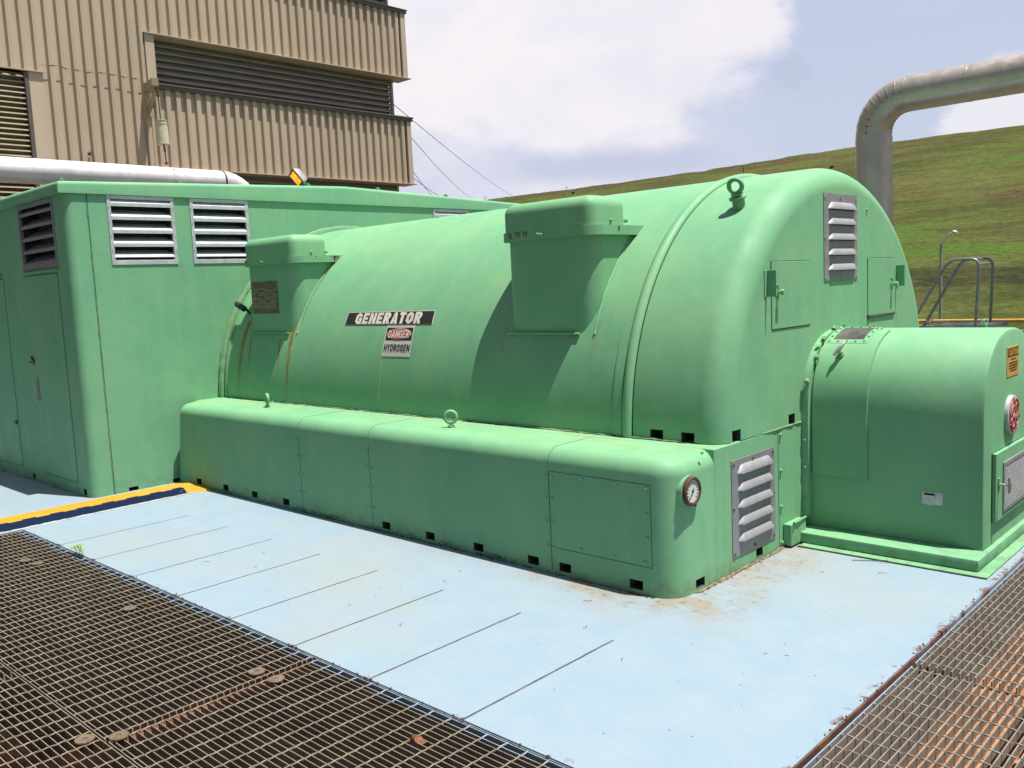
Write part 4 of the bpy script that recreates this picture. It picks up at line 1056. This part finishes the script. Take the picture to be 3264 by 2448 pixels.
# ------------------------------------------------------------------ building
bd_ = empty('industrial_building', (-22, 9, -4.5), 'tall tan ribbed metal building with dark louvre bands behind the enclosure', 'building')
BX = -17.; YC = 14.72; PIT = .2113
zb = lambda z: 1.65+(z-1.65)*1.0625
def ribbed(q, y0, y1, z0, z1, x=BX, ph=5.394*1.0625):
    """trapezoidal cladding facing +X, continuous strip"""
    pr = []; k = math.floor((y0-ph)/PIT)-1; D = .068
    while ph+k*PIT < y1+PIT:
        b0 = ph+k*PIT
        pr += [(b0, -D), (b0+.027, 0), (b0+.042, .0), (b0+.045, .004), (b0+.049, .004), (b0+.052, 0), (b0+.072, 0), (b0+.075, .004), (b0+.079, .004), (b0+.082, 0), (b0+.112, 0), (b0+.126, -D)]
        k += 1
    pts = []
    for i, p in enumerate(pr):
        if y0 <= p[0] <= y1: pts.append(p)
    def at(y):
        for i in range(len(pr)-1):
            if pr[i][0] <= y <= pr[i+1][0]:
                t = (y-pr[i][0])/max(1e-6, pr[i+1][0]-pr[i][0]); return (y, pr[i][1]*(1-t)+pr[i+1][1]*t)
        return (y, 0)
    pts = [at(y0)]+pts+[at(y1)]; n = len(pts)
    q.add([(x+d, y, z) for z in (z0, z1) for y, d in pts], [(i, i+1, n+i+1, n+i) for i in range(n-1)])
def ribbed_side(q, x0, x1, z0, z1, y=YC):
    pts = []; k = 0
    while x0+k*PIT < x1: b0 = x0+k*PIT; pts += [(b0, 0), (b0+.066, 0), (b0+.1, -.046), (b0+.17, -.046)]; k += 1
    pts = [p for p in pts if p[0] <= x1]+[(x1, 0)]; n = len(pts)
    q.add([(x, y+d, z) for z in (z0, z1) for x, d in pts], [(i, n+i, n+i+1, i+1) for i in range(n-1)])
zU0, zU1, zL1, zL0 = zb(6.475), zb(7.985), zb(5.62), zb(4.12)
YP = 8.19; ylr, ytr = 5.650*1.0625, 5.895*1.0625; zLL = zb(5.52)
# core box, set back behind the skins, so nothing shows through the bands
q = MB(); q.box(-40, BX-.62, -14, YC-.62, -4.5, 13.5); q.build('core_wall', M['trim'], bd_)
q = MB()
ribbed(q, ytr, YP, -4.5, zU0+.02)                      # wall between left louvre and bands
ribbed(q, -14, ytr, zLL+.03, zU0+.02)
ribbed(q, -14, YC-.14, zU0+.02, zU1)
q.box(BX-.05, BX+.004, YC-.14, YC, zU0+.02, zU1)          # corner trim
ribbed_side(q, -40, BX-.01, zU0+.02, zU1)
up = q.build('upper_cladding', M['clad'], bd_, ang=15)
q = MB(); ribbed(q, YP+.02, YC-.13, zL0, zL1-.03); q.box(BX-.05, BX+.004, YC-.13, YC, zL0, zL1-.03); ribbed_side(q, -40, BX-.01, zL0, zL1-.03)
q.build('middle_cladding', M['clad'], bd_, ang=15)
q = MB(); ribbed(q, -14, YC-.13, zU1+.72, 13.4); ribbed_side(q, -40, BX-.01, zU1+.72, 13.4); q.build('top_cladding', M['clad'], bd_, ang=15)
def lband(y0, y1, z0, z1, n, name='louvre_band', rec=.28):
    q = MB(); x = BX-rec; h = (z1-z0)/n
    for k in range(n):
        z = z0+k*h; pr = [(x-.10, z+h*.95), (x-.02, z+h*.30), (x, z+h*.22), (x, z+h*.02), (x-.012, z+h*.02), (x-.012, z+h*.16), (x-.11, z+h*.88)]
        q.prism(pr, 'Y', y0, y1-rec-.05)
        pr2 = [(y1-rec-.10+.0, z+h*.95), (y1-rec-.02, z+h*.3), (y1-rec, z+h*.2), (y1-rec, z+h*.02), (y1-rec-.012, z+h*.02), (y1-rec-.11, z+h*.88)]
        q.add([(xx, p[0], p[1]) for xx in (-38, x-.05) for p in pr2], [tuple(range(6)), tuple(range(6, 12))]+[(i, (i+1) % 6, 6+(i+1) % 6, 6+i) for i in range(6)])
    q.box(x-.06, x+.012, y1-rec-.05, y1-rec+.012, z0, z1); q.box(x-.3, x-.12, y0, y1-rec-.12, z0, z1)
    q.build(name, M['slat'], bd_, ang=15)
lband(YP+.14, YC, zL1, zU0, 7); lband(6.4, YC, zU1+.02, zU1+.72, 6); lband(YP-.6, YC, zL0-1.1, zL0, 7); 
q = MB()   # ledges, soffits and trims
q.box(BX-.42, BX+.055, YP+.01, YC+.055, zL1-.03, zL1+.0); q.box(BX-.40, BX+.035, YP+.03, YC+.035, zL1-.10, zL1-.031)
q.box(BX-.42, BX+.055, 5.0, YC+.055, zU1, zU1+.015); q.box(BX-.40, BX+.035, 5.0, YC+.035, zU1-.075, zU1-.001)
split_parts(q.build('dark_ledges', M['trim'], bd_), 'dark_ledge')
q = MB()
q.box(BX-.45, BX+.060, YP-.04, YC+.060, zU0, zU0+.018); q.box(BX-.45, BX+.060, YP-.0, YC+.060, zL0-.018, zL0)
q.box(BX-.30, BX+.015, YP-.02, YP+.16, zL1+.02, zU0-.002)        # pale jamb
q.box(BX+.0, BX+.055, 2.0, ytr+.03, zLL+.012, zLL+.03); q.box(BX-.25, BX+.010, ylr+.02, ytr, .2, zLL+.010)
split_parts(q.build('flashings', M['clad'], bd_), 'flashing')
q = MB(); q.box(BX-.30, BX+.004, YP-.045, YP-.022, zL1-.05, zU0-.002); q.box(BX-.24, BX+.02, ylr-.05, ylr+.018, .2, zLL+.01); split_parts(q.build('dark_jambs', M['trim'], bd_), 'dark_jamb')
q = MB(); h = .0905
for k in range(62):
    z = zLL-.03-k*h
    if z < .2: break
    q.prism([(BX-.13, z), (BX-.02, z-h*.62), (BX-.015, z-h*.80), (BX-.03, z-h*.80), (BX-.14, z-h*.1)], 'Y', 1.0, ylr-.04)
q.box(BX-.2, BX-.15, 1.0, ylr, .2, zLL); q.build('tan_louvre', M['tanslat'], bd_, ang=15)
q = MB(); ribbed(q, 4., ytr, -4.5, .2); q.build('lower_cladding', M['clad'], bd_, ang=15)
q = MB(); rg = random.Random(5); pts = []      # lap joint line / thin cable across the ribs
y = 5.887*1.0625
while y < YP-.05: pts.append((BX+.002, y, zb(5.665)+.012*math.sin(y*7)+rg.uniform(-.012, .012))); y += .07
q.tube(pts, .0050, 5); q.build('lap_joint', M['litter_light'], bd_)
# stub on wall
q = MB(); q.tube([(BX, 6.53*1.0625, zb(4.266)), (BX+.10, 6.53*1.0625, zb(4.266))], .035, 12); q.tube([(BX+.05, 6.5*1.0625, zb(4.2)), (BX+.05, 6.5*1.0625, zb(4.1))], .012, 8)
q.build('wall_stub', M['trim'], bd_)

# spring hanger
PX = -16.2; PR = .212; PZ = 3.945; ps = 16.2/16
hg = empty('spring_hanger', (BX, 7.95, 4.5), 'cream spring can hanger on a rusty bracket between the wall and the silver pipe', 'pipe hanger')
def h3(y, z, x=PX): s_ = -x/16; return (x, y*s_, 1.65+(z-1.65)*s_)
q = MB(); q.bar((BX-.02, 8.14, 5.745), (PX+.04, 7.90, 5.68), .12, .13); q.bar(h3(7.82, 5.50), (BX, 8.13, 5.30), .06, .06)
q.box(BX-.03, BX+.05, 8.08, 8.19, 5.20, 5.84); q.build('bracket', M['tanslat'], hg)
q = MB(); q.tube([h3(7.845, 5.54), h3(7.85, 5.46)], .035, 8); q.tube([h3(7.852, 5.42), h3(7.86, 5.38)], .03, 8); q.build('clevis', M['rust'], hg)
q = MB(); q.tube([h3(7.853, 5.46), h3(7.865, 4.96)], .013, 8); q.build('upper_rod', M['trim'], hg)
q = MB(); a_, b__ = h3(7.865, 4.965), h3(7.885, 4.535)
q.tube([a_, b__], .105, 24); c1 = h3(7.867, 4.93); c2 = h3(7.868, 4.90); q.tube([h3(7.8655, 4.965), h3(7.866, 4.95)], .112, 24); q.tube([h3(7.867, 4.90), h3(7.8675, 4.89)], .110, 24); q.tube([h3(7.8845, 4.55), h3(7.885, 4.535)], .118, 24)
q.build('spring_can', simple('cream_paint', (.50, .45, .33), .6, 0, .1, 5), hg)
q = MB(); q.tube([h3(7.886, 4.54), h3(7.895, 4.40)], .02, 8); q.tube([h3(7.895, 4.40), h3(7.905, 4.20)], .011, 8); q.tube([h3(7.905, 4.215), h3(7.905, 4.175)], .035, 8); q.build('lower_rod', M['trim'], hg)

# left pipe
lp = empty('silver_pipe', (PX, 6, PZ), 'bright silver insulated pipe running along the tan building and bending down behind the roof', 'pipe')
q = MB(); R = .62; pts = [(PX, -6, PZ), (PX, 9.09, PZ)]+[(PX, 9.09+R*math.sin(t), PZ-R+R*math.cos(t)) for t in [PI/2*i/9 for i in range(1, 10)]]+[(PX, 9.09+R, -1)]
q.tube(pts, PR, 40); q.build('jacket', M['alu_l'], lp, ang=30)
q = MB()
for y, w in ((9.09, .018),): q.tube([(PX, y-w, PZ), (PX, y+w, PZ)], PR+.004, 40)
q.build('strap', M['rubber'], lp)
q = MB()
for y in (5.1, 6.35, 7.2, 8.05): q.tube([(PX, y-.010, PZ), (PX, y+.010, PZ)], PR+.003, 40)
for i in (2, 4, 6): 
    t = PI/2*i/9; c = Vector((PX, 9.09+R*math.sin(t), PZ-R+R*math.cos(t))); d = Vector((0, math.cos(t), -math.sin(t)))*.007; q.tube([c-d, c+d], PR+.003, 40)
split_parts(q.build('lap_bands', M['alu_l'], lp), 'lap_band')
q = MB(); q.tube([(PX+.02, 8.01, PZ+PR-.02), (PX+PR*.72, 8.06, PZ+PR*.74), (PX+PR*.98, 8.10, PZ+.03)], [.008, .013, .004], 6); q.build('rust_run', M['rust'], lp)

# right pipe
rp_ = empty('tall_pipe', (-4.873, 12.5, 0), 'large dull grey insulated pipe rising behind the generator and bending right overhead', 'pipe')
q = MB(); PX2, PY2, PZ2, r2, R2 = -4.873, 12.5, 3.935, .230, .455
def bend(n): return [(PX2+R2-R2*math.cos(t), PY2, PZ2-R2+R2*math.sin(t)) for t in [PI/2*i/n for i in range(n+1)]]
q.tube([(PX2, PY2, -4.5), (PX2, PY2, PZ2-R2-.05)], .236, 48); q.tube([(PX2, PY2, PZ2-R2-.051)]+bend(8)+[(9, PY2, PZ2)], r2, 48)
q.build('jacket', M['alu_r'], rp_, ang=12)
q = MB()
for i, c in enumerate(bend(8)):
    t = PI/2*i/8; c = Vector(c); d = Vector((math.sin(t), 0, math.cos(t)))*.006; q.tube([c-d, c+d], r2+.004, 48)
for z in (2.79, 2.18): q.tube([(PX2, PY2, z-.007), (PX2, PY2, z+.007)], .2395, 48)
for x in (-3.66, -2.2): q.tube([(x-.008, PY2, PZ2), (x+.008, PY2, PZ2)], r2+.004, 48)
split_parts(q.build('lap_bands', M['alu_r'], rp_, ang=30), 'lap_band')
q = MB()
for c in bend(8): 
    t = math.asin(min(1, (c[2]-(PZ2-R2))/R2)); o = Vector((c[0]-.02, PY2-r2-.004, c[2])); q.tube([o, o+Vector((.012*math.cos(t), -.006, -.012))], .009, 6)
split_parts(q.build('band_screws', M['rust'], rp_), 'band_screw')

# ------------------------------------------------------------------ stair, rail, beam, street lamp
la_ = empty('access_stile', (-3.6, 11.85, .93), 'grey steel crossover stile with two hooped handrails beyond the generator', 'ladder')
def hoop(y, pts): 
    q = MB(); q.tube([(x, y, z) for x, z in pts], .017, 10); return q.build('handrail', M['galvrail'], la_, ang=60)
def rnd(pts, r, n=5):
    out = [pts[0]]
    for i in range(1, len(pts)-1):
        a, b, c = [Vector((p[0], 0, p[1])) for p in pts[i-1:i+2]]
        p0 = b+(a-b).normalized()*r; p1 = b+(c-b).normalized()*r
        for k in range(n+1):
            t = k/n; v = p0*(1-t)**2+b*2*t*(1-t)+p1*t*t; out.append((v.x, v.z))
    return out+[pts[-1]]
hoop(11.5, rnd([(-4.35, .38), (-3.59, 1.722), (-3.248, 1.720), (-3.262, 1.40), (-3.30, .70)], .11))
hoop(12.2, rnd([(-4.40, .36), (-3.65, 1.722), (-3.292, 1.722), (-3.300, 1.42), (-3.325, .70)], .11))
q = MB(); q.tube([(-3.27, 11.5, 1.66), (-3.31, 12.2, 1.66)], .014, 8); q.tube([(-3.36, 11.5, 1.72), (-3.40, 12.2, 1.72)], .014, 8); split_parts(q.build('cross_tie', M['galvrail'], la_), 'cross_tie')
q = MB()
for y in fr(11.52, 12.2, .045): q.box(-3.75, -3.12, y-.004, y+.004, .915, .940)
q.box(-3.76, -3.11, 11.49, 11.50, .885, .942); q.box(-3.76, -3.11, 12.20, 12.21, .885, .942); q.build('platform', M['grey'], la_)
q = MB()
for k in range(4):
    x = -3.85-.13*k; z = .75-.22*k; q.box(x-.10, x+.10, 11.53, 12.17, z, z+.025)
q.box(-3.33, -3.28, 11.49, 11.53, -4.4, .9); q.box(-3.33, -3.28, 12.17, 12.21, -4.4, .9); split_parts(q.build('step', M['grey'], la_), 'step')
q = MB(); rg = random.Random(2)
for i in range(5):
    c = Vector((-4.06+rg.uniform(-.03, .03), 12.2, .93+rg.uniform(-.04, .04))); q.tube([c+Vector((.035*math.cos(t), .03*math.sin(t), .025*math.sin(t+i))) for t in [2*PI*k/10 for k in range(10)]], .005, 5, closed=True)
q.tube([(-4.03, 12.2, .95), (-3.7, 12.1, .93), (-3.45, 11.9, .91)], .006, 5); q.tube([(-3.22, 11.5, 1.02), (-3.225, 11.5, .93)], .008, 5); q.tube([(-3.22, 11.5, .93), (-3.27, 11.5, .91)], .012, 5)
q.build('tied_rope', M['white'], la_)
q = MB(); q.tube([(-16, 14, .843), (4, 14, .843)], .0265, 14); yr = q.build('yellow_pipe', M['railyellow'], None)
tag(yr, 'thin yellow horizontal pipe in front of the grass hillside', 'pipe')
q = MB(); a_, b__ = Vector((-8.4, 16.26, .765)), Vector((-.5, 10.87, .765)); q.bar(a_, b__, .05, .07); q.bar(a_+Vector((0,0,-.08)), b__+Vector((0,0,-.08)), .02, .09, m=1); q.bar(a_+Vector((0,0,-.17)), b__+Vector((0,0,-.17)), .05, .06, m=1)
gb = q.build('steel_channel', [M['grey'], M['trim']], None); tag(gb, 'weathered grey steel channel below the yellow pipe', 'beam')
sl = empty('street_lamp', (-16.02, 50, -5.9), 'slim galvanised street lamp with a curved arm in front of the hill', 'street lamp')
q = MB(); q.tube([(-16.02, 50, -5.9), (-16.0, 50, 2.85)], [.11, .06], 12); q.build('pole', M['hood'], sl)
q = MB(); q.tube([(-16.0, 50, 2.78), (-15.86, 50, 3.0), (-15.74, 50, 3.18), (-15.62, 50, 3.30), (-15.46, 50, 3.375), (-15.38, 50, 3.385)], .035, 8); q.build('arm', M['white'], sl)
q = MB(); q.tube([(-15.46, 50, 3.385), (-15.38, 50, 3.39), (-15.26, 50, 3.36), (-15.19, 50, 3.33)], [.04, .10, .09, .02], 12); q.build('lamp_head', M['white'], sl)
# wires from the building
def ray(u, v):
    R_ = CAMR; return R_ @ Vector(((u-1632)/2842.46, -(v-1224)/2842.46, -1))
a0, p0_, c0 = 2.33111021, -.108645501, -.0473290996
cf = Vector((math.cos(a0)*math.cos(p0_), math.sin(a0)*math.cos(p0_), math.sin(p0_))); rt = cf.cross(Vector((0,0,1))).normalized(); up_ = rt.cross(cf)
r2_ = rt*math.cos(c0)+up_*math.sin(c0); u2_ = -rt*math.sin(c0)+up_*math.cos(c0)
CAMR = Matrix(((r2_.x, u2_.x, -cf.x), (r2_.y, u2_.y, -cf.y), (r2_.z, u2_.z, -cf.z)))
CAM = Vector((0, 0, 1.65))
WR = [((1309,372),(1672,643),24,80,.0,'uppermost of the thin cables running from the building down to the hill'),
      ((1313,436),(1506,632),24,70,.0,'steep thin cable to the right of the building below the uppermost one'),
      ((1318,545),(1405,640),24,60,.0,'steeper of the two crossing cables low beside the building corner'),
      ((1320,565),(1450,640),24,60,.0,'flatter of the two crossing cables low beside the building corner')]
for (s0, s1, d0, d1, sag, lb) in WR:
    A0 = CAM+ray(*s0)*d0; A1 = CAM+ray(*s1)*d1; q = MB(); A0 = A0+(A0-A1)*.05
    pts = [A0.lerp(A1, i/14)-Vector((0, 0, 1.2*(d1-d0)/56*4*(i/14)*(1-i/14)*.25)) for i in range(15)]
    q.tube(pts, .009, 5); tag(q.build('overhead_cable', M['rubber'], None), lb, 'cable', 'thin cables beside the tan building')

# ------------------------------------------------------------------ hill and ground
from mathutils import noise as MN
def hz(x, y):
    yt, yr, zr = 50., 120., 17.75
    base = -6.0
    if y < yt: z = base
    elif y < yr: z = base+(zr-base)*((y-yt)/(yr-yt))
    else: z = zr-(y-yr)*.02
    s_ = max(0, min(1, (y-yt)/6))
    z += s_*(.55*MN.noise(Vector((x*.03, y*.05, 3)))+.16*MN.noise(Vector((x*.2, y*.35, 7)))+.09*MN.noise(Vector((x*.7, y*.9, 1))))
    if x > -36: z += s_*.012*(x+36)*max(0, min(1, (y-yt)/70))*.6
    return z
q = MB(); nx = 420
xs_ = [-420+i*(560/nx) for i in range(nx+1)]; ys_ = [40, 46]+[50+i*.72 for i in range(98)]+[122, 128, 140, 170, 230]
q.add([(x, y, hz(x, y)) for y in ys_ for x in xs_], [(j*(nx+1)+i, j*(nx+1)+i+1, (j+1)*(nx+1)+i+1, (j+1)*(nx+1)+i) for j in range(len(ys_)-1) for i in range(nx)])
struct(q.build('hill', M['hill'], None, ang=80))
q = MB(); q.add([(-900, -900, -6.05), (900, -900, -6.05), (900, 900, -6.05), (-900, 900, -6.05)], [(0,1,2,3)]); struct(q.build('ground', M['soil'], None))
# small things on the hill
def hillpt(u, v, y=None):
    d = ray(u, v); lo = None; t = 40.
    while t < 200:
        p = CAM+d*t
        if p.z < hz(p.x, p.y): return p
        t += .1
    return CAM+d*115
for (u, v, s_, lb) in ((2652, 536, .24, 'small dark box on the upper hillside left of the tall pipe'), (1827, 617, .22, 'small dark box on the ridge above the generator')):
    p = hillpt(u, v); q = MB(); q.box(p.x-s_, p.x+s_, p.y-.2, p.y+.2, p.z-.3, p.z+.22); q.box(p.x-s_-.04, p.x+s_+.04, p.y-.24, p.y+.24, p.z+.22, p.z+.27)
    tag(q.build('hillside_box', M['trim'], None, bevel=.04, seg=1), lb, 'box', 'small dark boxes on the hillside')
for (u, v, h, lb) in ((1806, 612, 1.1, 'tiny pale marker post on the ridge line above the large side box'), (2372, 562, 1.5, 'thin dark marker post on the ridge near the lifting eye'), (1547, 640, 1.0, 'tiny marker post on the ridge beside the building')):
    p = hillpt(u, v+6); q = MB(); q.tube([(p.x, p.y, p.z-.3), (p.x-.12, p.y, p.z+h)], .05, 6)
    if h < 1.2: q.tube([(p.x-.12, p.y, p.z+h), (p.x+.25, p.y, p.z+h+.05), (p.x+.28, p.y, p.z+h-.2)], .04, 6)
    tag(q.build('marker_post', M['grey'] if h < 1.2 else M['rubber'], None), lb, 'post', 'marker posts along the ridge')
# rough tufts that break the ridge and the scrub band
q = MB(); rg = random.Random(8)
def tuft(x, y, s_):
    z = hz(x, y)
    for k in range(4):
        a = rg.uniform(0, PI); c_, t_ = math.cos(a)*s_*.5, math.sin(a)*s_*.5; h = s_*rg.uniform(.5, 1.1); l = rg.uniform(-.3, .3)*s_
        q.add([(x-c_, y-t_, z-.05), (x+c_, y+t_, z-.05), (x+c_*.3+l, y+t_*.3, z+h)], [(0,1,2)])
for i in range(900): tuft(rg.uniform(-115, 10), rg.gauss(118.2, .8), rg.uniform(.04, .12))
tf = q.build('grass_tufts', M['hill'], None, ang=10); tag(tf, 'rough grass tufts scattered over the hillside', 'grass', None, 'stuff')

# ------------------------------------------------------------------ light, sky, camera
S = Vector((.275, .0925, 1.)).normalized()
sun = bpy.data.lights.new('sun', 'SUN'); sun.energy = 5.0; sun.angle = math.radians(.5); sun.color = (1., .955, .88)
so = bpy.data.objects.new('sun', sun); COL.objects.link(so); so.rotation_euler = (-S).to_track_quat('-Z', 'Y').to_euler(); so.location = (0, 0, 30)
w = bpy.data.worlds.new('World'); sc.world = w; w.use_nodes = True; nt = w.node_tree; nt.nodes.clear(); g = N(nt)
out = g.n('ShaderNodeOutputWorld'); bg = g.n('ShaderNodeBackground'); nt.links.new(bg.outputs[0], out.inputs[0])
sky = g.n('ShaderNodeTexSky', sky_type='NISHITA'); sky.sun_disc = False; sky.sun_elevation = math.asin(S.z); sky.sun_rotation = math.atan2(S.x, S.y)
sky.dust_density = 2.; sky.air_density = 1.
tc = g.n('ShaderNodeTexCoord'); d = tc.outputs['Generated']
def dot(v):
    x = g.n('ShaderNodeVectorMath', operation='DOT_PRODUCT'); g.set(x.inputs[0], d); x.inputs[1].default_value = Vector(v).normalized(); return x.outputs['Value']
def warp(dv, amt, sc_, seed):
    mp = g.n('ShaderNodeMapping'); g.set(mp.inputs[0], d); mp.inputs['Location'].default_value = (seed, seed*.7, 0); mp.inputs['Scale'].default_value = (1, 1, 1.7)
    nn = g.noise(mp.outputs[0], sc_, 9, .6, .25)
    return g.math('ADD', dv, g.math('MULTIPLY', g.math('SUBTRACT', nn, .5), amt))
dx, dy, dz = g.sep(d)
# base: pale summer haze over the physical sky
hz_ = g.ramp(dz, .0, .5)
base = g.mix(hz_, (7.2, 7.9, 9.7), (6.1, 6.8, 9.2))
front = g.ramp(dot((.30, .90, .20)), -.10, .35)      # unseen sky: haze spread towards +X to brighten end faces, dimmed behind the camera
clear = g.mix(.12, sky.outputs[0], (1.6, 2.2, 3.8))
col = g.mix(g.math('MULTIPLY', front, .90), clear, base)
# broken high cloud everywhere, a large bright bank behind the building side
gen_c = g.math('MULTIPLY', g.ramp(g.noise(d, 3.2, 8, .6, .5, (1, 1, 2.2)), .47, .68, 0, .45), front)
col = g.mix(gen_c, col, (8.1, 8.3, 9.6))
soft = g.ramp(warp(dot((-.70, .665, .27)), .13, 3.0, 1.3), .935, 1.0, 0, .95); col = g.mix(g.math('MULTIPLY', soft, g.ramp(g.noise(d, 4.3, 8, .6, .5, (1, 1, 1.8)), .30, .60, .35, 1)), col, (9.5, 9.4, 10.4))
inner = g.ramp(g.noise(d, 7., 9, .62, .4, (1, 1, 1.6)), .40, .66, 0, .55)
bank = g.ramp(warp(dot((-.595, .72, .345)), .055, 6.5, 4.1), .968, .9795, 0, .85); col = g.mix(bank, col, g.mix(inner, (10.9, 10.4, 10.7), (9.1, 9.1, 10.3)))
lowc = g.ramp(warp(dot((-.240, .965, .118)), .0035, 26., 2.2), .9968, .9984, 0, .8); col = g.mix(lowc, col, (10.3, 10.1, 10.6))
lat0 = g.math('ADD', g.math('MULTIPLY', dx, .80), g.math('MULTIPLY', dy, .60))
dk1 = g.ramp(g.math('ABSOLUTE', g.math('SUBTRACT', warp(dz, .030, 9., 7.), .126)), .004, .026, 1, 0)
dk1 = g.math('MULTIPLY', dk1, g.ramp(g.math('ABSOLUTE', lat0), .06, .17, 1, 0)); dark = g.math('MULTIPLY', dk1, .85); col = g.mix(dark, col, (6.3, 6.8, 8.8))
wisp = g.ramp(g.noise(d, 5.5, 6, .6, .3, (1.2, 1.2, 7)), .60, .72, 0, .5); wisp = g.math('MULTIPLY', wisp, g.math('MULTIPLY', g.ramp(dz, .06, .10), g.ramp(dz, .17, .12)))
col = g.mix(wisp, col, (8.6, 8.6, 9.4))
spot = g.ramp(warp(dot((-0.4276, 0.8809, 0.2027)), .0006, 60., 3.), .99975, .99995, 0, .22); col = g.mix(spot, col, (5.4, 5.6, 7.4))
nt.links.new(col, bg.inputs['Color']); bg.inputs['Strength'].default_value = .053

cam = bpy.data.cameras.new('camera'); cam.sensor_width = 36; cam.lens = 2842.46/3264*36; cam.clip_start = .05; cam.clip_end = 3000
co = bpy.data.objects.new('camera', cam); COL.objects.link(co); co.matrix_world = Matrix.Translation(CAM) @ CAMR.to_4x4(); sc.camera = co
sc.view_settings.view_transform = 'Standard'; sc.view_settings.look = 'None'; sc.view_settings.exposure = .72; sc.view_settings.gamma = 1
sc.render.resolution_x = 1024; sc.render.resolution_y = 768
sc.cycles.max_bounces = 8
